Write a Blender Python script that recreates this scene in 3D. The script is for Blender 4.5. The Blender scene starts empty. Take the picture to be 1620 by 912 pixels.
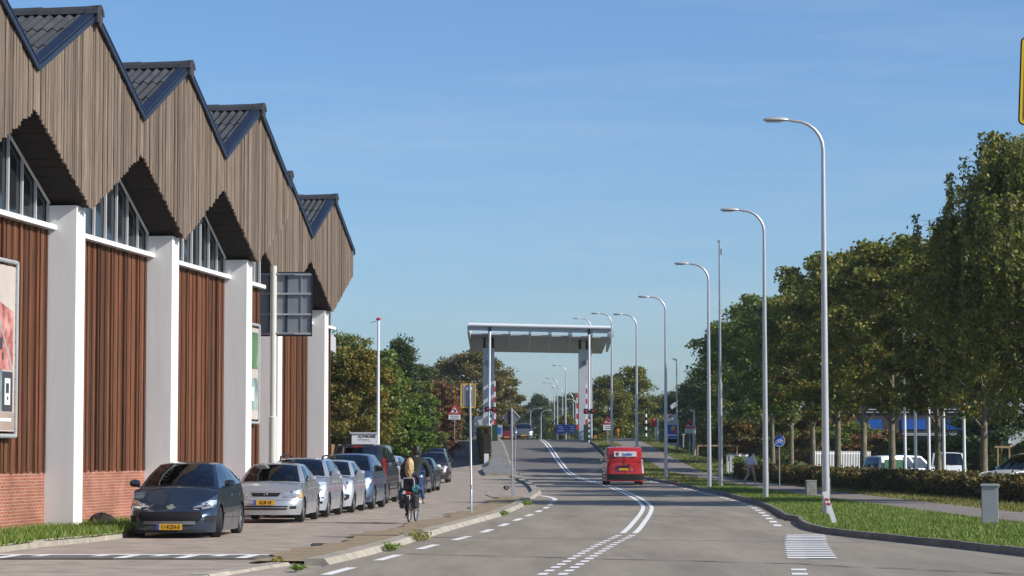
import bpy, bmesh, math, random
import numpy as np
from math import sin, cos, pi, atan, radians, sqrt
from mathutils import Vector, Matrix

random.seed(7); RNG = np.random.default_rng(11)
SC = bpy.context.scene
COL = SC.collection

# ------------------------------------------------------------------ camera
F = 4000.0; CX, CY = 810.0, 456.0; EYE = 1.65; HOR = 718.0
PITCH = atan((HOR - CY) / F)
cam_d = bpy.data.cameras.new('camera'); cam = bpy.data.objects.new('camera', cam_d); COL.objects.link(cam)
cam.location = (0, 0, EYE); cam.rotation_euler = (pi / 2 + PITCH, 0, 0)
cam_d.sensor_width = 36.0; cam_d.lens = 36.0 * F / 1620.0
cam_d.clip_start = 0.5; cam_d.clip_end = 6000
SC.camera = cam

# ------------------------------------------------------------------ sky, sun, exposure
SUN_EL = radians(33); SUN_AZ = radians(110)          # azimuth clockwise from +Y
W = bpy.data.worlds.new('World'); SC.world = W; W.use_nodes = True
nt = W.node_tree; nt.nodes.clear()
out = nt.nodes.new('ShaderNodeOutputWorld'); bg = nt.nodes.new('ShaderNodeBackground')
sky = nt.nodes.new('ShaderNodeTexSky'); sky.sky_type = 'NISHITA'; sky.sun_disc = False
sky.sun_elevation = SUN_EL; sky.sun_rotation = SUN_AZ
sky.altitude = 0; sky.air_density = .95; sky.dust_density = .75; sky.ozone_density = 8.0
bg.inputs['Strength'].default_value = 0.125
tc = nt.nodes.new('ShaderNodeTexCoord'); mp = nt.nodes.new('ShaderNodeMapping'); mp.inputs['Scale'].default_value = (2.2, 2.2, 22)
mp.inputs['Rotation'].default_value = (0.05, 0.10, 0)
ns = nt.nodes.new('ShaderNodeTexNoise'); ns.inputs['Scale'].default_value = 2.4; ns.inputs['Detail'].default_value = 7; ns.inputs['Roughness'].default_value = .62
rp = nt.nodes.new('ShaderNodeValToRGB'); rp.color_ramp.elements[0].position = .46; rp.color_ramp.elements[1].position = .85
rp.color_ramp.elements[0].color = (0, 0, 0, 1); rp.color_ramp.elements[1].color = (.22, .22, .22, 1)
mx = nt.nodes.new('ShaderNodeMixRGB'); mx.inputs[2].default_value = (4.6, 5.1, 5.5, 1)
nt.links.new(tc.outputs['Generated'], mp.inputs[0]); nt.links.new(mp.outputs[0], ns.inputs['Vector'])
nt.links.new(ns.outputs[0], rp.inputs[0]); nt.links.new(rp.outputs[0], mx.inputs[0])
nt.links.new(sky.outputs[0], mx.inputs[1]); nt.links.new(mx.outputs[0], bg.inputs[0]); nt.links.new(bg.outputs[0], out.inputs[0])

sun_d = bpy.data.lights.new('sun', 'SUN'); sun_d.energy = 4.6; sun_d.angle = radians(0.53); sun_d.color = (1.0, .95, .87)
sun = bpy.data.objects.new('sun', sun_d); COL.objects.link(sun)
SD = Vector((sin(SUN_AZ) * cos(SUN_EL), cos(SUN_AZ) * cos(SUN_EL), sin(SUN_EL)))
sun.rotation_euler = SD.to_track_quat('Z', 'Y').to_euler(); sun.location = (60, -5, 45)

vs = SC.view_settings; vs.view_transform = 'Standard'; vs.look = 'None'; vs.exposure = 0.20; vs.gamma = 1.0; vs.use_curve_mapping = False

# ------------------------------------------------------------------ pixel helpers (1620 x 912 photo pixels)
def ray(px, py):
    cx = (px - CX) / F; cy = (CY - py) / F
    return cx, cos(PITCH) - cy * sin(PITCH), sin(PITCH) + cy * cos(PITCH)
def at(px, py, Y):
    dx, dy, dz = ray(px, py); k = Y / dy
    return Vector((dx * k, Y, EYE + dz * k))
def gp(px, py, z=0.0):
    dx, dy, dz = ray(px, py); k = (z - EYE) / dz
    return Vector((dx * k, dy * k, z))
def zat(py, Y, px=810): return at(px, py, Y).z
def xat(px, Y): return at(px, HOR, Y).x

def interp(pts):
    xs = np.array([p[0] for p in pts], float); ys = np.array([p[1] for p in pts], float)
    d = np.diff(ys) / np.diff(xs); m = np.zeros(len(xs)); m[0], m[-1] = d[0], d[-1]
    for i in range(1, len(xs) - 1):
        m[i] = 0 if d[i - 1] * d[i] <= 0 else 2 * d[i - 1] * d[i] / (d[i - 1] + d[i])
    def f(x):
        if x <= xs[0]: return float(ys[0] + m[0] * (x - xs[0]))
        if x >= xs[-1]: return float(ys[-1] + m[-1] * (x - xs[-1]))
        i = int(np.searchsorted(xs, x)) - 1; h = xs[i + 1] - xs[i]; t = (x - xs[i]) / h
        return float(ys[i] * (1 + 2 * t) * (1 - t) ** 2 + m[i] * h * t * (1 - t) ** 2 + ys[i + 1] * t * t * (3 - 2 * t) + m[i + 1] * h * t * t * (t - 1))
    return f
def sstep(t): t = min(1, max(0, t)); return t * t * (3 - 2 * t)

# ------------------------------------------------------------------ materials
def srgb(r, g, b):
    f = lambda c: (c / 255 / 12.92) if c / 255 <= .04045 else ((c / 255 + .055) / 1.055) ** 2.4
    return (f(r), f(g), f(b))
MATS = {}
def newmat(name):
    m = bpy.data.materials.new(name); m.use_nodes = True; MATS[name] = m
    b = m.node_tree.nodes['Principled BSDF']
    return m, m.node_tree, b
def setspec(b, v):
    b.inputs['Specular IOR Level'].default_value = v
def pm(name, col, rough=.6, metal=0.0, var=0.0, scale=4.0, bump=0.0, bscale=None, spec=.5, coat=0.0, stretch=(1, 1, 1), rnd=0.0, coords='Object', dirt=0.0, dirtcol=(.05, .045, .035)):
    """principled with noise-driven colour variation, per-object variation and fine bump"""
    m, t, b = newmat(name); N = t.nodes; L = t.links
    b.inputs['Roughness'].default_value = rough; b.inputs['Metallic'].default_value = metal; setspec(b, spec)
    if coat: b.inputs['Coat Weight'].default_value = coat; b.inputs['Coat Roughness'].default_value = .04
    b.inputs['Base Color'].default_value = (*col, 1)
    cur = None
    if var or bump or dirt:
        tc = N.new('ShaderNodeTexCoord'); mp = N.new('ShaderNodeMapping'); mp.inputs['Scale'].default_value = stretch
        L.new(tc.outputs[coords], mp.inputs[0])
        if rnd:      # every piece gets its own stretch of the grain
            oi0 = N.new('ShaderNodeObjectInfo'); ml = N.new('ShaderNodeVectorMath'); ml.operation = 'SCALE'; ml.inputs[0].default_value = (37.0, 53.0, 91.0)
            L.new(oi0.outputs['Random'], ml.inputs['Scale']); L.new(ml.outputs[0], mp.inputs['Location'])
    if var:
        ns = N.new('ShaderNodeTexNoise'); ns.inputs['Scale'].default_value = scale; ns.inputs['Detail'].default_value = 8; ns.inputs['Roughness'].default_value = .62
        L.new(mp.outputs[0], ns.inputs['Vector'])
        r = N.new('ShaderNodeValToRGB'); r.color_ramp.elements[0].position = .3; r.color_ramp.elements[1].position = .72
        r.color_ramp.elements[0].color = (*[c * (1 - var) for c in col], 1); r.color_ramp.elements[1].color = (*[min(1, c * (1 + var)) for c in col], 1)
        L.new(ns.outputs[0], r.inputs[0]); cur = r.outputs[0]
    if rnd:
        oi = N.new('ShaderNodeObjectInfo'); hs = N.new('ShaderNodeHueSaturation')
        mr = N.new('ShaderNodeMapRange'); mr.inputs['To Min'].default_value = 1 - rnd; mr.inputs['To Max'].default_value = 1 + rnd
        L.new(oi.outputs['Random'], mr.inputs[0]); L.new(mr.outputs[0], hs.inputs['Value'])
        if cur: L.new(cur, hs.inputs['Color'])
        else: hs.inputs['Color'].default_value = (*col, 1)
        cur = hs.outputs[0]
    if dirt:
        n3 = N.new('ShaderNodeTexNoise'); n3.inputs['Scale'].default_value = scale * .35 + .3; n3.inputs['Detail'].default_value = 10; n3.inputs['Roughness'].default_value = .7
        L.new(mp.outputs[0], n3.inputs['Vector'])
        r3 = N.new('ShaderNodeValToRGB'); r3.color_ramp.elements[0].position = .52; r3.color_ramp.elements[1].position = .75
        r3.color_ramp.elements[0].color = (0, 0, 0, 1); r3.color_ramp.elements[1].color = (dirt, dirt, dirt, 1)
        L.new(n3.outputs[0], r3.inputs[0])
        mx = N.new('ShaderNodeMixRGB'); L.new(r3.outputs[0], mx.inputs[0]); mx.inputs[2].default_value = (*dirtcol, 1)
        if cur: L.new(cur, mx.inputs[1])
        else: mx.inputs[1].default_value = (*col, 1)
        cur = mx.outputs[0]
    if cur: L.new(cur, b.inputs['Base Color'])
    if bump:
        n2 = N.new('ShaderNodeTexNoise'); n2.inputs['Scale'].default_value = bscale or scale * 6; n2.inputs['Detail'].default_value = 4
        L.new(mp.outputs[0], n2.inputs['Vector'])
        bp = N.new('ShaderNodeBump'); bp.inputs['Strength'].default_value = bump; bp.inputs['Distance'].default_value = .02
        L.new(n2.outputs[0], bp.inputs['Height']); L.new(bp.outputs[0], b.inputs['Normal'])
    return m
def leafmat(name, stops, trans=.35):
    """leaf-by-leaf colour (random per island) with some light shining through"""
    m = bpy.data.materials.new(name); m.use_nodes = True; MATS[name] = m; t = m.node_tree; t.nodes.clear(); N = t.nodes; L = t.links
    g = N.new('ShaderNodeNewGeometry'); r = N.new('ShaderNodeValToRGB'); cr = r.color_ramp
    while len(cr.elements) < len(stops): cr.elements.new(.5)
    for e, (p, c) in zip(cr.elements, stops): e.position = p; e.color = (*c, 1)
    L.new(g.outputs['Random Per Island'], r.inputs[0])
    d = N.new('ShaderNodeBsdfDiffuse'); tr = N.new('ShaderNodeBsdfTranslucent'); gl = N.new('ShaderNodeBsdfGlossy'); gl.inputs['Roughness'].default_value = .5
    mx = N.new('ShaderNodeMixShader'); mx.inputs[0].default_value = trans; m2 = N.new('ShaderNodeMixShader'); m2.inputs[0].default_value = .045
    L.new(r.outputs[0], d.inputs[0]); L.new(r.outputs[0], tr.inputs[0]); L.new(d.outputs[0], mx.inputs[1]); L.new(tr.outputs[0], mx.inputs[2])
    gl.inputs['Color'].default_value = (.5, .5, .45, 1)
    L.new(mx.outputs[0], m2.inputs[1]); L.new(gl.outputs[0], m2.inputs[2])
    o = N.new('ShaderNodeOutputMaterial'); L.new(m2.outputs[0], o.inputs[0])
    return m
def glassmat(name, tint=(.25, .3, .3), refl=.12):
    m = bpy.data.materials.new(name); m.use_nodes = True; MATS[name] = m; t = m.node_tree; t.nodes.clear(); N = t.nodes; L = t.links
    tr = N.new('ShaderNodeBsdfTransparent'); tr.inputs[0].default_value = (*tint, 1)
    gl = N.new('ShaderNodeBsdfGlossy'); gl.inputs['Roughness'].default_value = .02; gl.inputs['Color'].default_value = (.95, .97, 1, 1)
    lw = N.new('ShaderNodeFresnel'); lw.inputs['IOR'].default_value = 1.5
    ma = N.new('ShaderNodeMath'); ma.operation = 'ADD'; ma.inputs[1].default_value = refl; ma.use_clamp = True
    L.new(lw.outputs[0], ma.inputs[0])
    mx = N.new('ShaderNodeMixShader'); L.new(ma.outputs[0], mx.inputs[0]); L.new(tr.outputs[0], mx.inputs[1]); L.new(gl.outputs[0], mx.inputs[2])
    o = N.new('ShaderNodeOutputMaterial'); L.new(mx.outputs[0], o.inputs[0])
    return m
def brickmat(name, c1, c2, mortar, bw, rh, ms, axes='XZ', rough=.85, bump=.5):
    m, t, b = newmat(name); N = t.nodes; L = t.links; b.inputs['Roughness'].default_value = rough; setspec(b, .2)
    tc = N.new('ShaderNodeTexCoord'); sp = N.new('ShaderNodeSeparateXYZ'); cb = N.new('ShaderNodeCombineXYZ')
    L.new(tc.outputs['Object'], sp.inputs[0]); L.new(sp.outputs[axes[0]], cb.inputs[0]); L.new(sp.outputs[axes[1]], cb.inputs[1])
    br = N.new('ShaderNodeTexBrick'); br.inputs['Color1'].default_value = (*c1, 1); br.inputs['Color2'].default_value = (*c2, 1); br.inputs['Mortar'].default_value = (*mortar, 1)
    br.inputs['Scale'].default_value = 1; br.inputs['Brick Width'].default_value = bw; br.inputs['Row Height'].default_value = rh; br.inputs['Mortar Size'].default_value = ms
    br.inputs['Mortar Smooth'].default_value = .2; br.inputs['Bias'].default_value = -.1
    L.new(cb.outputs[0], br.inputs['Vector'])
    ns = N.new('ShaderNodeTexNoise'); ns.inputs['Scale'].default_value = 1.3; ns.inputs['Detail'].default_value = 8; ns.inputs['Roughness'].default_value = .65
    L.new(tc.outputs['Object'], ns.inputs['Vector'])
    r = N.new('ShaderNodeValToRGB'); r.color_ramp.elements[0].position = .3; r.color_ramp.elements[0].color = (.62, .62, .62, 1); r.color_ramp.elements[1].position = .75; r.color_ramp.elements[1].color = (1.2, 1.2, 1.2, 1)
    L.new(ns.outputs[0], r.inputs[0])
    mx = N.new('ShaderNodeMixRGB'); mx.blend_type = 'MULTIPLY'; mx.inputs[0].default_value = 1; L.new(br.outputs['Color'], mx.inputs[1]); L.new(r.outputs[0], mx.inputs[2])
    L.new(mx.outputs[0], b.inputs['Base Color'])
    bp = N.new('ShaderNodeBump'); bp.inputs['Strength'].default_value = bump; bp.inputs['Distance'].default_value = .01; bp.invert = True
    L.new(br.outputs['Fac'], bp.inputs['Height']); L.new(bp.outputs[0], b.inputs['Normal'])
    return m

# ------------------------------------------------------------------ mesh helpers
class MB:
    def __init__(s): s.v = []; s.f = []; s.m = []
    def add(s, vs, fs, mi=0):
        o = len(s.v); s.v += [tuple(v) for v in vs]; s.f += [tuple(i + o for i in f) for f in fs]; s.m += [mi] * len(fs); return s
    def box(s, c, d, M=None, mi=0, bev=0.0):
        x, y, z = d[0] / 2, d[1] / 2, d[2] / 2
        if bev <= 0:
            vs = [Vector((a * x, b * y, e * z)) for a in (-1, 1) for b in (-1, 1) for e in (-1, 1)]
            fs = [(0, 1, 3, 2), (4, 6, 7, 5), (0, 4, 5, 1), (2, 3, 7, 6), (0, 2, 6, 4), (1, 5, 7, 3)]
        else:
            bm = bmesh.new(); bmesh.ops.create_cube(bm, size=1)
            for v in bm.verts: v.co = Vector((v.co.x * d[0], v.co.y * d[1], v.co.z * d[2]))
            bmesh.ops.bevel(bm, geom=bm.edges[:], offset=bev, segments=2, affect='EDGES', profile=.5)
            bm.verts.index_update(); vs = [v.co.copy() for v in bm.verts]; fs = [tuple(v.index for v in f.verts) for f in bm.faces]; bm.free()
        if M is not None: vs = [M @ v for v in vs]
        c = Vector(c); return s.add([v + c for v in vs], fs, mi)
    def tube(s, pts, rs, n=8, caps=True, mi=0, sq=1.0):
        pts = [Vector(p) for p in pts]
        if not hasattr(rs, '__len__'): rs = [rs] * len(pts)
        o = len(s.v); up0 = None
        for i, p in enumerate(pts):
            t = (pts[min(i + 1, len(pts) - 1)] - pts[max(i - 1, 0)]).normalized()
            if up0 is None:
                up0 = Vector((0, 0, 1)) if abs(t.z) < .9 else Vector((1, 0, 0))
            a = up0 - t * up0.dot(t)
            if a.length < 1e-4: a = t.orthogonal()
            a.normalize(); up0 = a; b = t.cross(a)
            for k in range(n):
                g = 2 * pi * k / n; s.v.append(tuple(p + a * (cos(g) * rs[i]) + b * (sin(g) * rs[i] * sq)))
        for i in range(len(pts) - 1):
            for k in range(n):
                k2 = (k + 1) % n; s.f.append((o + i * n + k, o + i * n + k2, o + (i + 1) * n + k2, o + (i + 1) * n + k)); s.m.append(mi)
        if caps:
            s.f.append(tuple(o + k for k in range(n))[::-1]); s.m.append(mi)
            e = o + (len(pts) - 1) * n; s.f.append(tuple(e + k for k in range(n))); s.m.append(mi)
        return s
    def lathe(s, prof, n=24, M=None, mi=0):
        """profile of (r, h) about local Z, then M"""
        o = len(s.v)
        for r, h in prof:
            for k in range(n):
                g = 2 * pi * k / n; v = Vector((r * cos(g), r * sin(g), h)); v = M @ v if M is not None else v; s.v.append(tuple(v))
        for i in range(len(prof) - 1):
            for k in range(n):
                k2 = (k + 1) % n; s.f.append((o + i * n + k, o + i * n + k2, o + (i + 1) * n + k2, o + (i + 1) * n + k)); s.m.append(mi)
        return s
    def ext(s, poly, thick, M=None, mi=0):
        """2-D polygon (x,z) extruded along y by thick, centred"""
        n = len(poly); a = [Vector((p[0], -thick / 2, p[1])) for p in poly]; b = [Vector((p[0], thick / 2, p[1])) for p in poly]
        vs = a + b
        if M is not None: vs = [M @ v for v in vs]
        fs = [tuple(range(n)), tuple(range(n, 2 * n))[::-1]] + [(i, i + n, (i + 1) % n + n, (i + 1) % n) for i in range(n)]
        return s.add(vs, fs, mi)
    def grid(s, fn, us, vs_, mi=0, flip=False, sel=None):
        o = len(s.v); nu, nv = len(us), len(vs_)
        for u in us:
            for v in vs_: s.v.append(tuple(fn(u, v)))
        for i in range(nu - 1):
            for j in range(nv - 1):
                if sel and not sel((us[i] + us[i + 1]) / 2, (vs_[j] + vs_[j + 1]) / 2): continue
                q = (o + i * nv + j, o + (i + 1) * nv + j, o + (i + 1) * nv + j + 1, o + i * nv + j + 1)
                s.f.append(q[::-1] if flip else q); s.m.append(mi)
        return s
    def mesh(s, name, mats, smooth=False, angle=None):
        me = bpy.data.meshes.new(name); used = s.v; me.from_pydata(used, [], s.f)
        if not isinstance(mats, (list, tuple)): mats = [mats]
        for m in mats: me.materials.append(MATS[m] if isinstance(m, str) else m)
        if len(mats) > 1: me.polygons.foreach_set('material_index', s.m)
        if smooth:
            me.polygons.foreach_set('use_smooth', [True] * len(me.polygons))
            if angle: 
                try: me.set_sharp_from_angle(angle=radians(angle))
                except Exception: pass
        me.validate(); me.update(); return me
    def build(s, name, mats, parent=None, smooth=False, angle=35, loc=None, rot=None, recalc=False):
        me = s.mesh(name, mats, smooth, angle if smooth else None)
        if recalc:
            bm = bmesh.new(); bm.from_mesh(me); bmesh.ops.remove_doubles(bm, verts=bm.verts, dist=1e-4); bmesh.ops.recalc_face_normals(bm, faces=bm.faces); bm.to_mesh(me); bm.free()
        return link(name, me, parent, loc, rot)
def link(name, me, parent=None, loc=None, rot=None):
    o = bpy.data.objects.new(name, me); COL.objects.link(o)
    if parent: o.parent = parent
    if loc is not None: o.location = loc
    if rot is not None: o.rotation_euler = rot
    return o
def empty(name, loc=(0, 0, 0), rz=0.0):
    o = bpy.data.objects.new(name, None); COL.objects.link(o); o.location = loc; o.rotation_euler = (0, 0, rz); o.empty_display_size = .3; return o
def tag(o, label=None, cat=None, group=None, kind=None):
    if label: o['label'] = label
    if cat: o['category'] = cat
    if group: o['group'] = group
    if kind: o['kind'] = kind
    return o
def kids(o): return [c for c in bpy.data.objects if c.parent == o]
def copy_tree(o, parent=None, cache=None):
    c = o.copy(); COL.objects.link(c); c.parent = parent
    for ch in CHILD(o): copy_tree(ch, c)
    return c
def CHILD(o): return list(o.children)
def textmesh(name, s, size, mat, parent, loc, rot, extr=.002, align='CENTER', xs=1.0, bold=0.0):
    cu = bpy.data.curves.new(name, 'FONT'); cu.body = s; cu.size = size; cu.extrude = extr; cu.align_x = align; cu.align_y = 'CENTER'; cu.offset = bold
    cu.resolution_u = 3
    t = bpy.data.objects.new(name, cu); COL.objects.link(t)
    dg = bpy.context.evaluated_depsgraph_get(); me = bpy.data.meshes.new_from_object(t.evaluated_get(dg))
    bpy.data.objects.remove(t); bpy.data.curves.remove(cu)
    me.materials.clear(); me.materials.append(MATS[mat])
    o = link(name, me, parent, loc, rot); o.scale = (xs, 1, 1); return o
RX = lambda a: Matrix.Rotation(a, 3, 'X')
RY = lambda a: Matrix.Rotation(a, 3, 'Y')
RZ = lambda a: Matrix.Rotation(a, 3, 'Z')
def rrect(w, h, r, n=4):
    p = []
    for cx, cz, a0 in ((w / 2 - r, h / 2 - r, 0), (-w / 2 + r, h / 2 - r, 90), (-w / 2 + r, -h / 2 + r, 180), (w / 2 - r, -h / 2 + r, 270)):
        for k in range(n + 1):
            a = radians(a0 + 90 * k / n); p.append((cx + r * cos(a), cz + r * sin(a)))
    return p
# ------------------------------------------------------------------ shared materials
pm('asphalt', (.29, .252, .198), .9, var=.22, scale=.7, bump=.6, bscale=90, spec=.25, dirt=.75, dirtcol=(.165, .142, .112), stretch=(1.3, .14, 1))
pm('asphalt_ramp', (.165, .150, .135), .9, var=.13, scale=1.1, bump=.5, bscale=90, spec=.25)
pm('asphalt_path', (.24, .205, .18), .92, var=.15, scale=.8, bump=.4, bscale=80, spec=.2, dirt=.3, dirtcol=(.11, .09, .07))
brickmat('klinker', (.43, .36, .295), (.38, .315, .26), (.30, .255, .205), .21, .105, .008, 'XY', .9, .35)
brickmat('klinker_grey', (.27, .265, .255), (.22, .215, .21), (.13, .125, .12), .30, .30, .012, 'XY', .9, .35)
brickmat('brick_red', (.33, .105, .062), (.40, .145, .088), (.42, .28, .21), .22, .065, .010, 'YZ', .88, .5)
pm('grass_ground', (.085, .115, .028), .95, var=.45, scale=1.6, bump=.8, bscale=40, spec=.1, dirt=.5, dirtcol=(.13, .10, .05))
pm('soil', (.30, .235, .155), .95, var=.3, scale=2.2, bump=.8, bscale=30, spec=.1, dirt=.6, dirtcol=(.20, .165, .115))
pm('concrete', (.37, .33, .265), .9, var=.22, scale=2.5, bump=.4, bscale=60, spec=.2, dirt=.5, dirtcol=(.17, .15, .12), rnd=.08)
pm('concrete_dark', (.21, .195, .17), .9, var=.25, scale=2.5, bump=.4, bscale=60, spec=.2, dirt=.5, dirtcol=(.10, .09, .075), rnd=.1)
pm('paint_white', (.80, .79, .76), .75, var=.10, scale=3, spec=.3, dirt=.25, dirtcol=(.5, .47, .42))
pm('tar', (.035, .034, .033), .7, var=.2, scale=6)
pm('plaster', (.82, .82, .79), .8, var=.06, scale=1.2, bump=.1, bscale=60, spec=.25, stretch=(2.5, 2.5, .25), dirt=.30, dirtcol=(.5, .48, .43))
pm('batten_wood', (.178, .134, .100), .85, var=.45, scale=3.0, stretch=(6, 6, .35), bump=.3, bscale=30, spec=.2, rnd=.30)
pm('board_wood', (.120, .045, .019), .72, var=.55, scale=3.0, stretch=(8, 8, .3), bump=.35, bscale=30, spec=.3, rnd=.48)
pm('joint_dark', (.018, .012, .009), .9)
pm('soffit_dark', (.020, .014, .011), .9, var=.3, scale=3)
pm('navy_metal', (.012, .020, .042), .45, spec=.5, var=.15, scale=2)
pm('roof_sheet', (.055, .057, .062), .8, var=.28, scale=2.5, bump=.2, bscale=50, spec=.25, rnd=.10)
pm('window_grey', (.50, .51, .52), .5, spec=.4)
pm('dark_glass', (.018, .022, .026), .08, spec=.8, rnd=.3)
pm('galv', (.44, .45, .46), .42, metal=.75, var=.12, scale=3)
pm('galv_matt', (.42, .43, .43), .55, metal=.3, var=.12, scale=3)
pm('lamp_steel', (.55, .55, .56), .38, metal=.55, var=.08, scale=2)
pm('lamp_head', (.42, .43, .43), .45, metal=.2, var=.08, scale=6)
pm('lamp_lens', (.62, .62, .60), .25)
pm('cream_pole', (.60, .59, .52), .5, var=.06, scale=3)
pm('white_paint', (.78, .78, .78), .45, var=.04, scale=2, dirt=.12, dirtcol=(.5, .5, .47))
pm('bridge_grey', (.50, .515, .53), .5, var=.05, scale=.6, dirt=.12, dirtcol=(.33, .33, .34))
pm('bridge_slab', (.40, .41, .43), .55, var=.06, scale=.5)
pm('bridge_white', (.80, .80, .80), .45, var=.03, scale=1)
pm('black', (.011, .011, .012), .8, spec=.2)
pm('black_rubber', (.02, .02, .021), .8, var=.2, scale=8)
pm('red_paint', (.55, .022, .025), .45)
pm('green_cab', (.012, .055, .035), .5)
pm('sign_back', (.25, .27, .29), .5, metal=.35, var=.1, scale=2)
pm('sign_white', (.75, .75, .74), .5)
pm('sign_red', (.55, .03, .04), .45)
pm('sign_blue', (.015, .10, .45), .45)
pm('sign_yellow', (.72, .46, .01), .5)
pm('plate_yellow', (.68, .36, .01), .5)
pm('plate_blue', (.02, .06, .42), .5)
pm('orange', (.75, .22, .02), .5)
pm('wood_light', (.42, .27, .13), .75, var=.3, scale=3, stretch=(1, 1, .4))
pm('bark', (.19, .165, .115), .92, var=.45, scale=3.5, bump=.9, bscale=22, spec=.15)
pm('bark_birch', (.50, .47, .42), .85, var=.4, scale=3, bump=.5, spec=.2, dirt=.8, dirtcol=(.06, .05, .04))
pm('cabinet_grey', (.38, .39, .38), .5, var=.07, scale=2, dirt=.15, dirtcol=(.22, .21, .19))
pm('stone', (.30, .29, .26), .9, var=.4, scale=6, bump=.6)
# car paint and trim
def paint(name, col, metal=.55, rough=.32): return pm(name, col, rough, metal, coat=.8, var=.04, scale=1.5, dirt=.10, dirtcol=(.16, .14, .12))
paint('paint_bluegrey', (.036, .058, .094), .6, .26); paint('paint_silver', (.46, .47, .49)); paint('paint_silver_cool', (.50, .53, .58)); paint('paint_lightsilver', (.56, .58, .62))
paint('paint_steelblue', (.10, .15, .24)); paint('paint_anthracite', (.045, .047, .052)); paint('paint_navy', (.018, .035, .08)); paint('paint_darkgreen_blue', (.02, .045, .06))
paint('paint_brownblack', (.055, .042, .042)); paint('paint_red', (.50, .012, .014), 0, .35); paint('paint_maroon', (.16, .014, .02), .3); paint('paint_greyc', (.16, .165, .17))
paint('car_white', (.76, .77, .77), 0, .35); paint('paint_blackblue', (.014, .02, .035)); paint('paint_green', (.01, .10, .045), 0, .4)
glassmat('car_glass', (.42, .47, .47), .05); glassmat('car_glass_dark', (.10, .12, .13), .07)
pm('interior', (.018, .018, .02), .85); pm('seat_blue', (.025, .03, .07), .9); pm('seat_grey', (.06, .06, .065), .9)
pm('trim_black', (.02, .02, .021), .75, spec=.25); pm('chrome', (.75, .75, .76), .12, metal=1.0); pm('rim_alloy', (.52, .53, .55), .35, metal=.8); pm('rim_dark', (.10, .10, .11), .4, metal=.6)
pm('tyre', (.022, .022, .023), .85, var=.25, scale=6)
pm('lamp_reflector', (.62, .63, .64), .18, metal=.7, var=.45, scale=14); pm('amber', (.6, .30, .06), .3)
pm('tail_red', (.45, .01, .012), .2, coat=.5); pm('tail_clear', (.55, .5, .5), .2)
glassmat('lamp_cover', (.85, .87, .88), .05)
m, t_, b_ = newmat('headlight_lit'); b_.inputs['Base Color'].default_value = (.9, .9, .9, 1); b_.inputs['Emission Color'].default_value = (1, .97, .9, 1); b_.inputs['Emission Strength'].default_value = 6
# cloth and skin
pm('skin', (.48, .28, .20), .55, var=.06, scale=8); pm('hair_dark', (.02, .016, .014), .6, var=.4, scale=18, stretch=(1, 1, .3)); pm('hair_blond', (.50, .34, .15), .6, var=.5, scale=16, stretch=(1, 1, .25))
pm('jacket', (.022, .028, .028), .9, var=.2, scale=7, bump=.3, bscale=14); pm('denim', (.035, .06, .13), .9, var=.25, scale=8, bump=.3, bscale=16); pm('navy_cloth', (.018, .022, .06), .9, var=.2, scale=8, bump=.3)
pm('shirt_white', (.70, .71, .74), .85, var=.06, scale=6, bump=.4, bscale=11); pm('trouser_beige', (.42, .30, .23), .85, var=.12, scale=7, bump=.3, bscale=14); pm('shoe_brown', (.08, .05, .035), .7); pm('shoe_white', (.75, .75, .73), .6); pm('shoe_grey', (.20, .19, .17), .8)
pm('bag_black', (.02, .02, .022), .7, var=.3, scale=9, bump=.4); pm('turquoise', (.02, .40, .36), .4)
# foliage
G = lambda r, g, b: (r, g, b)
leafmat('leaf_maple', [(0, (0.077, 0.107, 0.019)), (.45, (0.163, 0.198, 0.032)), (.75, (0.259, 0.259, 0.041)), (.93, (0.310, 0.224, 0.044)), (1, (0.345, 0.151, 0.037))])
leafmat('leaf_green', [(0, (0.070, 0.125, 0.025)), (.5, (0.148, 0.218, 0.040)), (.85, (0.251, 0.278, 0.051)), (1, (0.317, 0.254, 0.055))])
leafmat('leaf_autumn', [(0, (0.096, 0.087, 0.025)), (.4, (0.177, 0.137, 0.036)), (.75, (0.274, 0.161, 0.044)), (1, (0.353, 0.120, 0.036))])
leafmat('leaf_birch', [(0, (0.089, 0.127, 0.029)), (.5, (0.191, 0.221, 0.050)), (.85, (0.308, 0.304, 0.065)), (1, (0.409, 0.304, 0.065))])
leafmat('leaf_yellow', [(0, (0.091, 0.109, 0.021)), (.45, (0.197, 0.194, 0.034)), (.8, (0.303, 0.234, 0.043)), (1, (0.333, 0.171, 0.034))])
leafmat('leaf_bright', [(0, (0.062, 0.126, 0.018)), (.6, (0.143, 0.254, 0.037)), (1, (0.232, 0.304, 0.052))])
leafmat('leaf_dark', [(0, (0.029, 0.057, 0.021)), (.6, (0.062, 0.098, 0.030)), (1, (0.107, 0.135, 0.039))])
leafmat('leaf_brown', [(0, (0.136, 0.077, 0.029)), (.5, (0.242, 0.130, 0.050)), (1, (0.333, 0.183, 0.074))])
leafmat('leaf_far', [(0, (0.109, 0.108, 0.033)), (.5, (0.183, 0.157, 0.047)), (1, (0.249, 0.199, 0.059))])
leafmat('leaf_fargreen', [(0, (0.054, 0.085, 0.033)), (.6, (0.098, 0.126, 0.045)), (1, (0.152, 0.160, 0.054))])
leafmat('leaf_hedge', [(0, (0.065, 0.068, 0.020)), (.5, (0.133, 0.121, 0.029)), (.85, (0.203, 0.157, 0.039)), (1, (0.257, 0.110, 0.041))])
leafmat('grass_blade', [(0, (0.098, 0.160, 0.024)), (.5, (0.169, 0.261, 0.039)), (.85, (0.249, 0.321, 0.059)), (1, (0.428, 0.371, 0.119))], .3)
leafmat('grass_dry', [(0, (0.160, 0.186, 0.045)), (.6, (0.268, 0.261, 0.067)), (1, (0.428, 0.338, 0.119))], .3)

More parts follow.
